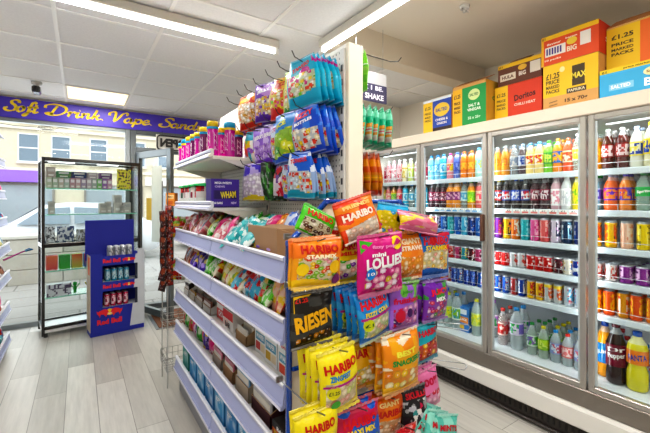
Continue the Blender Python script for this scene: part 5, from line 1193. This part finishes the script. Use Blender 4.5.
crisp('yellow and green crisp box with dark open flaps on the fridge', 2.50, 1.872, 1.580, TOPZ, 2.365, '1f9a4a', ((0, .30, 0, 1, 'f2b81c'), (0, 1, .93, 1, TN)), PM(.15)+[('SALT &', .66, .48, .34, .07, 'f0f6e8'), ('VINEGAR', .66, .38, .4, .07, 'f0f6e8'), ('32 x 25g', .66, .18, .36, .08, 'd8f0d8')], side='d8a83a', side_texts=[('CRISPS', .5, .6, .6, .1, '2a8a3a')], flap=FL(.29), marks=oval(.66, .72, .17, .13, 'd8e8a0', '1f7a3a'))
crisp('red crisp box with yellow price panel under the brown box', 2.60, 1.572, 1.235, TOPZ, 2.305, 'e0401c', ((0, .30, 0, 1, YE), (.30, 1, 0, .16, '5a2f20')), PM(.15)+[('Doritos', .66, .62, .44, .16, '3a1410', .1), ('CHILLI HEAT', .66, .42, .44, .07, 'f4e0d0'), ('6 PACKETS', .65, .08, .5, .08, 'f0e0d0')], side='c8381a')
crisp('brown crisp box with yellow top band stacked on the red box', 2.60, 1.545, 1.235, 2.307, 2.46, '6a3a24', ((0, 1, .82, 1, YE), (.06, .42, .22, .52, 'e8dcc8'), (.74, .98, .30, .80, 'e8e0d0')), [('£1', .07, .91, .08, .10, '3a2a1a'), ('BIG', .58, .38, .16, .20, 'f2e8d8'), ('HULA', .24, .37, .28, .16, '6a3a24')], side='5a3020', flap=[(-.1, .05, .02, .12, .5, '7a5230')], marks=oval(.58, .66, .10, .13, 'e8b83a'))
crisp('yellow max box marked 15 x 70g below the red orange box', 2.50, 1.178, .874, TOPZ, 2.325, YE, ((0, 1, 0, .30, TN), (.46, .80, .28, .40, '4a3c2c'), (.56, .78, .42, .84, '4a3a1e')), [('£1.25', .19, .74, .26, .13, '5a4a1c'), ('PRICE', .19, .61, .26, .09, '5a4a1c'), ('MARKED', .19, .50, .26, .075, '5a4a1c'), ('PACKS', .19, .40, .26, .08, '5a4a1c'), ('MAX', .67, .64, .26, .13, 'f4dc4a'), ('15 x 70g', .62, .14, .40, .10, '4a3424'), ('PAPRIKA', .63, .34, .30, .06, 'e8d8b0')],
      side=TN, side_texts=[('MAX', .5, .7, .5, .12, '8a4a20')], marks=lambda g, fn, w, h: (g.disc(-.13*w, .84*h, .05*w, .06*h, 'f8e8a0', fn), [g.poly([(-.38*w+.0*k, h*(.08+.035*k)), (-.22*w, h*(.10+.035*k)), (-.22*w, h*(.12+.035*k)), (-.38*w, h*(.10+.035*k))], '8a6a44', fn) for k in (0, 2)]))
crisp('red orange crisp box with white barcode panel stacked on the max box', 2.50, 1.190, .872, 2.327, 2.515, 'e2501c', ((0, 1, .86, 1, YE), (0, .06, .0, 1, 'f0b020'), (.08, .44, .30, .62, 'f2ece4'), (.70, .88, .36, .80, 'f0e8e0')), [('£1', .05, .93, .06, .09, '5a4a1c'), ('BIG', .56, .36, .17, .17, 'f8ead0'), ('bacon', .55, .74, .2, .06, 'fff0d8'), ('flavour', .24, .70, .26, .07, 'fff0d8'), ('10 packs', .22, .16, .3, .08, 'fff0d8')], side='d83a1c', side_texts=[('SALTY', .5, .5, .5, .16, 'ffffff')],
      flap=[(-.02, .10, .05, .14, .6, 'b07840')], marks=multi(oval(.56, .60, .09, .12, 'f2cc3a'), lambda g, fn, w, h: [g.poly([(w*(-.40+.05*k), .34*h), (w*(-.37+.05*k), .34*h), (w*(-.37+.05*k), .56*h), (w*(-.40+.05*k), .56*h)], '4a3a8a', fn) for k in range(6)]))
crisp('sky blue crisp box with yellow top band at right end of the fridge', 2.50, .868, .42, TOPZ, 2.205, '3fb0e0', ((0, 1, .84, 1, 'f2d01c'), (.10, .34, .24, .48, '8ad0ee'), (.80, .97, .20, .78, '2a3a9a')), [('£1', .05, .92, .05, .09, '4a4a1c'), ('BIG', .56, .32, .22, .26, 'ffffff'), ('SALTED', .22, .36, .2, .12, 'ffffff'), ('price marked packs', .45, .92, .4, .07, '6a5a1c')], side='3a9ccc', marks=oval(.56, .64, .12, .15, 'f0e8b0', '8a6a2a'))
crisp('tall yellow and orange crisp box with open flaps nearest the camera', 2.60, .868, .42, 2.207, 2.475, 'ee7228', ((0, .36, 0, 1, 'f2c81c'), (0, 1, .96, 1, 'e0b060')), PM(.17, 1.15)+[('READY', .68, .60, .46, .11, 'f6e4c0'), ('SALTED', .68, .45, .46, .11, 'f6e4c0'), ('18 x 50g', .66, .26, .4, .09, 'd8b060')], side='d89a4a', flap=[(-.22, .22, .0, .16, .5, 'b4763c'), (-.22, .22, .24, .38, -.3, '9a6432')], marks=oval(.68, .82, .12, .09, 'f2c86a'))

# hanging violet sign beyond the spine
t = thing('hanging_sign', 'white and dark violet hanging sign behind the lime green bag', 'sign', (0, 0, 0))
g = Geo(); g.box((1.50, 1.90, 2.14), (1.80, 1.908, 2.345), 'b4b4b6', .001); g.build('board', 'paper', t)
g = Geo(); g.box((1.50, 1.897, 2.14), (1.80, 1.8995, 2.262), '3e3b58'); g.text('MIX 1 BE.', 1.645, 2.235, .24, .030, 'e8e6f0', lambda x, z: (x, 1.8965, z)); g.text('MATCH LIKE', 1.655, 2.175, .26, .034, 'e8e6f0', lambda x, z: (x, 1.8965, z)) if False else g.text('SHAKE', 1.685, 2.175, .17, .038, 'e8e6f0', lambda x, z: (x, 1.8965, z)); g.build('printed_band', 'paper', t)
g = Geo()
for x in (1.53, 1.77): g.tube([(x, 1.904, 2.345), (x, 1.904, ZC)], .0012, '9a9a9a', n=4)
g.build('hanging_wire', 'steel', t)

# ================================================================== energy drink floor stand
st = thing('drinks_stand', 'blue and silver cardboard energy drink floor stand with tall blue header board', 'display stand', (.095, 4.62, 0), (0, 0, .13))
SW, SD, SH = .53, .215, .90; NV = '1d2a9c'; SV = 'c9ccd2'
def pl(g, pts, c, y): return g.poly(pts, c, lambda x, z: (x, y, z))
g = Geo(); g.box((0, .0, 0), (SW, SD, .05), NV, .003); g.build('plinth', 'paper', st)
# front panel pieces around the two openings
g = Geo()
y = 0.0; ox0, ox1 = .11, .40
top = [(0, SH-.02), (.05, SH-.0), (.38, SH-.06), (.44, SH+.035), (SW, SH+.03)]
def strip(x0, x1, z0, z1, c): g.box((x0, 0, z0), (x1, .006, z1), c)
strip(0, ox0, .05, SH-.01, NV); strip(ox1+.06, SW, .05, SH-.01, SV)
strip(ox0, ox1+.06, .05, .30, NV); strip(ox0, ox1+.06, .475, .575, NV); strip(ox0, ox1+.06, .755, SH-.04, NV)
for z0, z1 in ((.30, .475), (.575, .755)): strip(ox1+.035, ox1+.06, z0, z1, '20243a')
pl(g, [(.445, SH-.01), (.46, SH+.02), (SW-.02, SH+.02), (SW, SH-.01)], SV, -.0004)
pl(g, [(ox1-.02, .05), (SW, .05), (SW, .9), (ox1+.06, .9), (ox1+.06, .30), (ox1+.01, .30)], SV, -.0008)
pl(g, [(ox1+.02, .757), (ox1+.06, .757), (ox1+.06, .862), (ox1+.04, .862)], SV, -.0008); pl(g, [(ox1+.02, .477), (ox1+.06, .477), (ox1+.06, .573), (ox1+.03, .573)], SV, -.0008)
fnS = lambda x, z: (x, -.0016, z)
def bulls(cx, cz, s):
    g.disc(cx, cz+.05*s, .16*s, .15*s, 'f6c81c', fnS, 16)
    for sg in (-1, 1):
        m = lambda p: [(cx+sg*a*s, cz+b*s) for a, b in p]
        fs = lambda x, z: (x, -.0022, z)
        g.poly(m([(.03, .02), (.08, .15), (.20, .20), (.34, .17), (.46, .10), (.52, .16), (.50, .02), (.44, -.04), (.40, -.16), (.36, -.02), (.24, -.04), (.14, -.16), (.10, -.03)]), 'e0202c', fs)
        g.poly(m([(.03, .02), (.0, -.05), (.06, -.02), (.10, .02)]), 'f2e8e0', fs)
def rb(cx, cz, w, h): g.text('Red Bull', cx, cz, w, h, 'e6242e', fnS, .05)
rb(.20, .805, .17, .045); bulls(.37, .80, .13)
rb(.20, .525, .17, .042); bulls(.37, .52, .12)
bulls(.18, .235, .24); rb(.18, .145, .24, .058)
g.build('front_panel', 'paper', st)
g = Geo(); g.box((-.004, 0, .05), (0, SD, SH-.03), 'c8b49c'); g.box((-.005, .03, .66), (-.0035, .12, SH-.05), 'e0602c'); g.box((SW, 0, .05), (SW+.004, SD, SH-.03), 'b8bac0'); g.box((0, SD-.004, .05), (SW, SD, SH-.03), NV); g.build('side_panel', 'paper', st)
for z in (.30, .575, SH-.075):
    g = Geo(); g.box((0, .004, z-.008), (SW, SD-.004, z), 'b9bcc4'); g.build('shelf', 'paper', st)
g = Geo(); g.box((-.02, SD-.012, .80), (.47, SD, 1.245), '1c2596', .002); g.build('header_board', 'paper', st)
def slim(base, cols): return can_proto(base, cols, .135, .0265)
for z, n, base, cols, lk, x0 in ((SH-.074, 4, 'dcdee2', ['8a8e98', 'f4f4f6'], 'grey and silver energy can on top of the blue floor stand', .20), (.576, 4, '3f9ab8', ['c8e0e8', '2a6a90'], 'teal blue energy can on upper shelf of the blue floor stand', .17), (.301, 4, 'b83a5a', ['f0d0d8', '7a1c3a'], 'crimson energy can on lower shelf of the blue floor stand', .16)):
    pc = slim(base, cols); k = 0
    for r in range(2):
        for j in range(n):
            lx, ly = x0+.062*j, .045+.07*r; loc = (.095+lx*math.cos(.13)-ly*math.sin(.13), 4.62+lx*math.sin(.13)+ly*math.cos(.13), z); o = pc if k == 0 else dup(pc, loc); o.location = loc; k += 1
            tag(o, '%s, %s from its left, %s' % (lk, ord_(j), ('front', 'back')[r]), 'drink can', 'energy cans on the blue stand')

# ================================================================== glass display cabinet
CX0, CX1, CY0, CY1, CH, CT = -.335, .635, 4.87, 5.23, 1.93, .16
def cabloc(x, y, z): return (CX0+x*math.cos(CT)-y*math.sin(CT), CY0+x*math.sin(CT)+y*math.cos(CT), z)
cab = thing('display_cabinet', 'black framed glass display cabinet with glass shelves in front of the shop window', 'cabinet', (CX0, CY0, 0), (0, 0, CT)); W, D = CX1-CX0, CY1-CY0
BK = '2b2825'
for x in (0, W-.028):
    for yy in (0, D-.028):
        g = Geo(); g.box((x, yy, .02), (x+.028, yy+.028, CH), BK if yy == 0 else '4a4845', .003); g.build('frame_post', 'plastic', cab)
for z0, z1 in ((CH-.04, CH), (.96, 1.005), (.085, .12)):
    g = Geo(); g.box((.028, 0, z0), (W-.028, .026, z1), BK, .003); g.box((.028, D-.026, z0), (W-.028, D, z1), BK, .003)
    for x in (0, W-.026): g.box((x, .028, z0), (x+.026, D-.028, z1), BK if z0 > 1.5 else '8f9092', .003)
    g.build('frame_rail', 'plastic', cab)
g = Geo(); g.box((.01, .01, .05), (W-.01, D-.01, .10), 'e4e4e2', .003); g.build('base_panel', 'paint', cab)
g = Geo(); g.box((.01, .01, CH-.02), (W-.01, D-.01, CH-.008), 'dcdcda'); g.build('top_panel', 'paint', cab)
for x, yy in ((.03, .03), (W-.05, .03), (.03, D-.05), (W-.05, D-.05)):
    g = Geo(); g.tube([(x+.01, yy+.01, 0), (x+.01, yy+.01, .05)], .018, '3a3a3a', n=8); g.build('foot', 'rubber', cab)
g = Geo(); g.box((.028, .008, .12), (W-.028, .013, CH-.04), 'ffffff'); g.build('glass_front', 'glass', cab)
for x in (.008, W-.013): g = Geo(); g.box((x, .028, .12), (x+.005, D-.028, CH-.04), 'ffffff'); g.build('glass_side', 'glass', cab)
CZ = [1.60, 1.315, .985, .705, .42]
for z in CZ:
    g = Geo(); g.box((.03, .02, z-.008), (W-.03, D-.03, z), 'ffffff'); s = g.build('glass_shelf', 'shelf_glass', cab)
    g = Geo(); g.box((.03, .016, z-.009), (W-.03, .0199, z+.001), '8fd8b8'); g.build('shelf_edge', 'plastic', s)
g = Geo(); g.box((.06, .05, CH-.05), (.30, .075, CH-.03), 'ffffff'); g.box((.52, .05, CH-.05), (.74, .075, CH-.03), 'ffffff'); g.build('light_strip', 'softglow', cab)
def cbox(nm, lab, x, z, w, h, c, c2=None, d=.08, yy=.09, cat='box', grp='small boxes inside the glass cabinet', art=None):
    t = thing(nm, lab, cat, cabloc(x, yy, z+.0005), (0, 0, CT), grp)
    g = Geo(); f = art or bands((.12, .88, .55, .85, c2 or 'f4f0ec'), (.2, .8, .12, .3, 'e8e4e0'), base=c)
    g.panel((0, 0, 0), (w, 0, 0), (0, 0, h), 14, 14, f); g.panel((w, 0, 0), (0, d, 0), (0, 0, h), 2, 4, P1(c)); g.panel((0, d, 0), (0, -d, 0), (0, 0, h), 2, 4, P1(c))
    g.panel((w, d, 0), (-w, 0, 0), (0, 0, h), 2, 2, P1(c)); g.quad((0, 0, h), (w, 0, h), (w, d, h), (0, d, h), c); g.quad((0, 0, 0), (0, d, 0), (w, d, 0), (w, 0, 0), c)
    g.build('carton', 'paper', t); return t
low = ['b8c0a8', 'a8b8a0', 'c0b8a8', 'b0c0b0', 'b89098', 'c8a8a8', 'a89ab0', 'c0b0b8', 'a0a8a0', '7ab868', '9a68b0', 'c89ab0']
for k, c in enumerate(low): cbox('vape_box', 'small upright carton, lower row on top glass shelf, %s from left' % ord_(k), .05+.053*k, CZ[0], .048, .12, c, 'e8e4e4')
for k, (x, w, c, nm) in enumerate(((.05, .08, 'a89a94', 'grey'), (.14, .13, '3f7a4a', 'green'), (.28, .14, '2a3a6a', 'navy'), (.43, .10, 'a898a0', 'mauve'), (.55, .13, '6a3f78', 'purple'))):
    cbox('vape_box', '%s carton lying across upper row of top glass shelf' % nm, x, CZ[0]+.121, w, .07 if k else .11, c, 'c8c4c4', grp='cartons stacked in the glass cabinet')
t = cbox('speckled_stand', 'bright yellow speckled card standing at right of top glass shelf', .745, CZ[0], .15, .25, 'e8d82c', yy=.12, cat='card', grp=None, d=.03, art=lambda u, v: C('2a2a1c') if vor(u*5, v*8, 3)[1] < .28 else (C('a83a5a') if vor(u*4, v*6, 8)[1] < .14 else C('ecdc34')))
for k, (x, h) in enumerate(((.07, .14), (.55, .12), (.62, .14), (.70, .22), (.76, .10), (.80, .13))):
    cbox('vape_box', 'pale grey carton on the second glass shelf, %s from the left' % ord_(k), x, CZ[1], .055+.03*(k % 2), h, 'c0b8b0', 'a8a4a0')
for k in range(3):
    t = thing('glass_jar', 'small dark jar on the second glass shelf, %s from the left' % ord_(k), 'jar', cabloc(.60+.11*k, .22, CZ[1]+.0005), (0, 0, 0))
    g = Geo(); g.lathe([(.025, 0), (.028, .02), (.028, .05), (.018, .062)], 12, lambda a, z: C('3a5a68')); g.build('jar_body', 'plastic', t)
    g = Geo(); g.lathe([(.02, .062), (.02, .08)], 12, lambda a, z: C('2a2a2a')); g.build('lid', 'plastic', t)
for k, (x, w, c) in enumerate(((.045, .08, '5a5a60'), (.15, .15, '5a6a88'), (.33, .09, '9a9688'), (.43, .09, 'a8a08c'), (.54, .10, 'c8c0b0'), (.66, .10, 'b8b4a8'))):
    a = (lambda s: (lambda u, v: C('e8e8ec') if vnoise(u*9, v*9, s) > .52 else C(['5a5a60', '4a5a80', '9a9688', 'a8a08c', 'b8b0a0', 'a8a498'][s])))(k)
    cbox('patterned_box', 'patterned grey box on the middle glass shelf, %s from the left' % ord_(k), x, CZ[2]+.022, w, .17 if k < 2 else .13, c, d=.07, art=a)
for k, (x, c, c2, nm) in enumerate(((.05, 'e04848', 'e87a4a', 'red'), (.165, '48b83a', '2a9a3a', 'green'), (.28, 'c8c848', 'e86a4a', 'yellow and red'), (.395, '4a8ac8', 'e04a4a', 'blue and red'), (.51, 'c84a8a', '4a4ab8', 'magenta'), (.625, '3ab0a8', 'e8c84a', 'turquoise'))):
    a = (lambda p, q: (lambda u, v: mixc(C(p), C(q), v)))(c, c2)
    cbox('gradient_box', '%s shaded square box in a row on the fourth glass shelf' % nm, x, CZ[3], .10, .155, c, art=a)
cbox('swirl_box', 'white box with grey swirl pattern on the lowest glass shelf', .05, CZ[4], .22, .13, 'e4e2e8', grp=None, art=lambda u, v: C('5a4a68') if abs(vnoise(u*5, v*4, 5)-.5) < .06 else C('e8e6ec'), yy=.06)
for k, c in enumerate(('3fae4a', 'f0c828')):
    t = thing('toy_figurine', ('green', 'yellow')[k]+' little figure standing on the lowest glass shelf', 'figurine', cabloc(.31+.14*k, .10, CZ[4]), (0, 0, 0))
    cc_ = C(c); g = Geo(); g.smooth = True
    g.lathe([(.0001, 0), (.016, .004), (.014, .03), (.020, .05), (.016, .075), (.008, .082)], 12, lambda a, z: cc_); g.lathe([(.008, .08), (.020, .09), (.024, .105), (.020, .122), (.0001, .130)], 12, lambda a, z: cc_); g.build('body', 'plastic', t)
    for s in (-1, 1): g = Geo(); g.tube([(s*.012, 0, .065), (s*.032, 0, .085), (s*.042, 0, .11)], [.007, .006, .007], c); g.build('arm', 'plastic', t)

# door mat
t = thing('door_mat', 'brown coir door mat with silver edging at the shop doorway', 'mat', (.72, 4.5, 0))
g = Geo(); g.box((0, 0, .0), (.85, .75, .006), '8a8c8e'); g.build('metal_edge', 'steel', t)
g = Geo(); g.box((.035, .035, .0055), (.815, .715, .012), '7a4a2c'); g.build('coir_pile', 'stone', t)

# ================================================================== left hand shelving
LX = -.565
lg = thing('wall_shelving', 'white wall shelving along the left aisle with sloping price strips', 'shelving', (0, 0, 0))
LY0, LY1 = 2.2, 4.74
g = Geo(); g.box((-1.20, LY0, 0), (-1.185, LY1, 2.2), 'dedbd4'); g.build('peg_panel', 'pegboard', lg)
g = Geo(); g.box((-1.18, LY0, 0), (LX-.03, LY1, .13), '9a9ba2', .004); g.build('base_plinth', 'paint', lg)
for y in (LY0, 3.46, LY1-.02):
    g = Geo(); g.box((-1.185, y, 0), (-1.165, y+.02, 2.2), 'd9d6cf'); g.build('slotted_upright', 'paint', lg)
gon_keep = gon; gon = lg
LL = [(1.86, -.60), (1.56, -.60), (1.305, -.585), (1.055, LX), (.78, LX), (.47, LX), (.17, LX)]
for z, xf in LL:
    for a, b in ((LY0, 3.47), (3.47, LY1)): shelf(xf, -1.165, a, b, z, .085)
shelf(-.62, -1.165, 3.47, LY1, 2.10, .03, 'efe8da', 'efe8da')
gon = gon_keep
keys = ['brown', 'orange', 'yellow', 'magenta', 'redyel', 'white', 'cyan', 'purple', 'peach', 'steel', 'blue', 'teal']
LW = ['uppermost', 'second', 'third', 'fourth', 'fifth', 'sixth', 'lowest']
for si, (z, xf) in enumerate(LL):
    n = 9
    for k in range(n):
        key = keys[(k*5+si*3) % len(keys)]; look, me, w, h, t = PP[key]; y = LY1-.08-.155*k
        o = put('sweet_bag', me, None, (xf-.085+R.uniform(-.02, .02), y, z-.03+h*.40), (-.45+R.uniform(-.2, .2), R.uniform(-.3, .3), PI/2+R.uniform(-.3, .3)))
        tag(o, '%s bag, %s from window end, %s shelf of left wall shelving' % (look, ord_(k), LW[si]), 'sweets', 'bags on the left wall shelving')
for k in range(5):
    look, me, w, h, t = PP[keys[(k*3+1) % 12]]
    tag(put('sweet_bag', me, None, (-.70, LY1-.08-.17*k, 2.10+h*.45), (-.2, .1, PI/2+.1)), '%s bag, %s from window end, topmost shelf left' % (look, ord_(k)), 'sweets', 'bags on the topmost left shelf')
# price arm sticking out into the aisle
t = thing('toothbrush_pack', 'slim pink and teal wand poking out of the left shelving', 'wand', (-.60, 4.55, .90), (0, 0, 0))
g = Geo(); g.tube([(0, 0, 0), (.10, .01, .05), (.16, .02, .075)], [.010, .008, .007], 'b04a8a'); g.build('handle', 'plastic', t)
g = Geo(); g.tube([(.16, .02, .075), (.19, .02, .088), (.22, .022, .085)], [.013, .017, .006], '3a6a90'); g.build('tip', 'plastic', t)

# ================================================================== street outside
g = Geo(); g.box((-30, YF+.14, -.06), (40, 40, -.015), 'b8b4ac'); structure('pavement', g, 'paving')
g = Geo(); g.box((XL-.1, YF-.04, -.02), (1.65, YF+.2, .006), '9a9ea0', .002); structure('trim_4', g, 'steel')
t = thing('stone_planter', 'low pale stone block wall on the pavement outside the window', 'wall', (-4.2, 8.3, -.015))
g = Geo()
for r in range(3):
    x = -.3 if r % 2 else 0
    while x < 4.4:
        g.box((max(x, 0), 0, .27*r), (min(x+.78, 4.4), .55, .27*r+.262), ['a8a294', 'b4aea0', '9c978a'][int(h2(int(x*9), r)*2.9)], .008); x += .79
g.build('stone_courses', 'stone', t)
g = Geo(); g.box((-.03, -.03, .81), (4.43, .58, .87), 'c4bfb2', .01); g.build('coping', 'stone', t)
def car(label, loc, rz, col, L=4.2, Wd=1.75):
    t = thing('parked_car', label, 'car', loc, (0, 0, rz)); B_ = C(col)
    sec = [(0, .35, .62, .30), (.06, .25, .72, .38), (.18, .22, .82, .42), (.75, .2, .92, .44), (1.15, .2, .97, .44), (1.75, .2, 1.38, .36), (2.3, .2, 1.45, .34), (3.0, .2, 1.43, .34), (3.55, .2, 1.28, .36), (3.95, .2, 1.00, .42), (4.12, .25, .90, .42), (4.2, .35, .68, .38)]
    g = Geo(); g.smooth = True; n = 12; sc = L/4.2
    for x, zb, zt, hw in sec:
        hwf = Wd/2*(.86+.14*min(1, (hw-.30)/.12)); belt = min(.92, zt)
        ring = [(-hwf, zb), (-hwf*1.0, (zb+belt)/2), (-hwf*.98, belt-.02), (-Wd*hw*(1 if zt > 1 else .98), zt-.10 if zt > 1.0 else zt-.03), (-Wd*hw*.8, zt-.02), (-Wd*hw*.3, zt), (Wd*hw*.3, zt), (Wd*hw*.8, zt-.02), (Wd*hw*(1 if zt > 1 else .98), zt-.10 if zt > 1.0 else zt-.03), (hwf*.98, belt-.02), (hwf, (zb+belt)/2), (hwf, zb)]
        for yy, z in ring: g.v.append((x*sc, yy, z))
    for j in range(len(sec)-1):
        for k in range(n): g.face((j*n+k, (j+1)*n+k, (j+1)*n+(k+1) % n, j*n+(k+1) % n), B_)
    g.face(range(n), B_); g.face(list(range((len(sec)-1)*n, len(sec)*n))[::-1], B_); g.build('car_body', 'plastic', t)
    for s in (-1, 1):
        g = Geo(); y1_ = s*Wd*.492; y2_ = s*Wd*.375
        g.quad((1.32*sc, y1_, .95), (2.28*sc, y1_, .95), (2.28*sc, y2_, 1.33), (1.78*sc, y2_, 1.30), '8a969c'); g.quad((2.36*sc, y1_, .95), (3.55*sc, y1_, .95), (3.38*sc, y2_, 1.27), (2.36*sc, y2_, 1.33), '8a969c'); g.build('side_window', 'plastic', t)
        for x in (.82, 3.35):
            g = Geo(); g.tube([(x*sc, s*(Wd/2-.20), .31), (x*sc, s*(Wd/2+.01), .31)], .31, '1c1c1e', n=20); w_ = g.build('wheel', 'rubber', t)
            g = Geo(); g.tube([(x*sc, s*(Wd/2+.005), .31), (x*sc, s*(Wd/2+.02), .31)], .19, 'b8babc', n=16); g.build('hubcap', 'steel', w_)
    g = Geo(); g.quad((1.20*sc, -.62, .99), (1.20*sc, .62, .99), (1.70*sc, .52, 1.355), (1.70*sc, -.52, 1.355), '8f9aa0'); g.build('windscreen', 'plastic', t)
    g = Geo()
    for s in (-1, 1): g.box((.0, s*.62-.12, .58), (.07, s*.62+.12, .70), 'f4f4f0', .02)
    g.build('headlamp', 'plastic', t)
    return t
car('white parked car on the street seen through the glass cabinet', (-2.5, 11.0, 0), .05, 'eceeee'); car('silver parked car on the street behind the stone wall', (-7.6, 12.2, 0), .03, 'c8ccd0'); car('pale blue parked car on the street beyond the doorway', (2.6, 12.4, 0), 0, 'b8c8d4')
b = thing('street_building', 'cream stone building across the street with violet shop fascia', 'building', (0, 24, 0))
g = Geo(); g.box((-24, 0, 0), (34, 6, 12), 'd8cbb0'); g.build('facade_wall', 'stone', b)
g = Geo()
for z in (3.05, 5.15, 7.6): g.box((-24, -.12, z), (34, 0, z+.14), 'e6dcc6', .02)
g.build('string_course', 'stone', b)
for (x, z, w, h) in [(x_, z_, w_, h_) for x_ in (-7.4, -4.8, -2.6, -1.25, .45, 2.4, 3.9, 6.2, 8.4, 10.6, 13.0) for z_, w_, h_ in ((3.5, .85, 1.45), (5.6, .8, 1.2))]:
    g = Geo(); frame_rect(g, x, x+w, z, z+h, -.06, .02, .05, 'f2efe8'); g.box((x+.05, -.04, z+h*.5-.03), (x+w-.05, .0, z+h*.5+.03), 'f2efe8'); g.box((x-.06, -.14, z-.1), (x+w+.06, 0, z), 'e6dcc6', .01); wf = g.build('window', 'paint', b)
    g = Geo(); g.box((x+.04, -.03, z+.04), (x+w-.04, -.012, z+h-.04), '7f8e98'); g.build('pane', 'plastic', wf)
g = Geo(); g.box((-20, -.35, 2.45), (-1.6, -.02, 3.05), '9a6ad8', .02); g.build('fascia', 'paint', b)
g = Geo(); g.box((3.2, -.3, 2.4), (11.5, -.02, 2.9), 'e4ddd0', .02); g.build('fascia', 'paint', b)
for x in (-18, -14.5, -11, -7.5, -4, .2, 4, 7.4):
    g = Geo(); frame_rect(g, x, x+2.9, .3, 2.4, -.1, 0, .1, '8a8278'); sf = g.build('shop_window', 'paint', b)
    g = Geo(); g.box((x+.1, -.05, .4), (x+2.8, -.02, 2.3), 'a9b0b2'); g.build('pane', 'plastic', sf)
t = thing('lamp_post', 'slim pale grey street post outside the window', 'post', (-2.9, 15, 0)); g = Geo(); g.tube([(0, 0, 0), (0, 0, 3.2)], .05, 'dcdcd8', n=10); g.build('pole', 'paint', t); g = Geo(); g.tube([(0, 0, 3.2), (0, 0, 3.35)], .07, 'b8b8b4', n=10); g.build('cap', 'paint', t)

# ================================================================== light
LP = .50
def area(name, loc, rot, sx, sy, power, col=(1, 1, 1)):
    l = bpy.data.lights.new(name, 'AREA'); l.shape = 'RECTANGLE'; l.size = sx; l.size_y = sy; l.energy = power*LP; l.color = col
    o = bpy.data.objects.new(name, l); COL.objects.link(o); o.location = loc; o.rotation_euler = rot; return o
DN = (0, 0, 0)
area('tube_or_fill_lamp', (.48, 2.49, 2.55), DN, 1.5, .05, 46, (1, .995, .985))
area('tube_or_fill_lamp', (1.50, 1.45, 2.55), DN, .05, 1.6, 40, (1, .975, .93))
area('tube_or_fill_lamp', (.1, .2, 2.60), DN, 1.5, .06, 46, (1, .995, .985))  # this and the tubes below: added fill at assumed unseen tubes, no fittings built
area('tube_or_fill_lamp', (2.0, -.6, 2.72), DN, .06, 1.5, 28, (1, .97, .92))
area('tube_or_fill_lamp', (-.1, -1.6, 2.6), DN, 1.5, .06, 40, (1, .995, .985))
area('panel_or_fill_lamp', (.16, 4.88, 2.64), DN, .55, .55, 22, (1, .95, .85)); area('panel_or_fill_lamp', (2.0, 4.88, 2.64), DN, .55, .55, 10, (1, .95, .85)); area('panel_or_fill_lamp', (2.3, 2.9, 2.60), DN, .55, .55, 12, (1, .97, .9))  # the last one is added fill, with no panel built there
area('panel_or_fill_lamp', (-.3, 3.4, 2.62), DN, .55, .55, 14, (1, .97, .9))  # added fill light, no ceiling panel built here
for k in range(5):
    area('fridge_tube_or_fill', (FX+.06, DY[k+1]+.03, 1.17), (0, -PI/2, 0), 1.45, .02, 3.5, (.92, .97, 1))  # added upright lamp at each mullion to light the shelves
    area('fridge_tube_or_fill', (FX+.12, (DY[k]+DY[k+1])/2, 1.90), (0, -.5, 0), .03, .5, 1.8, (.92, .97, 1))
w = bpy.data.worlds.new('world'); scene.world = w; w.use_nodes = True; bg = w.node_tree.nodes['Background']
bg.inputs['Color'].default_value = (.86, .93, 1.0, 1); bg.inputs['Strength'].default_value = 2.0
sun = bpy.data.lights.new('sun', 'SUN'); sun.energy = .9; sun.angle = .3; so = bpy.data.objects.new('sun', sun); COL.objects.link(so); so.rotation_euler = (math.radians(35), math.radians(-20), 0)
area('window_daylight', (-.1, YF+.25, 1.3), (PI/2, 0, PI), 1.5, 2.2, 30, (.93, .97, 1))
scene.view_settings.view_transform = 'Standard'; scene.view_settings.look = 'Medium High Contrast'; scene.view_settings.exposure = 0
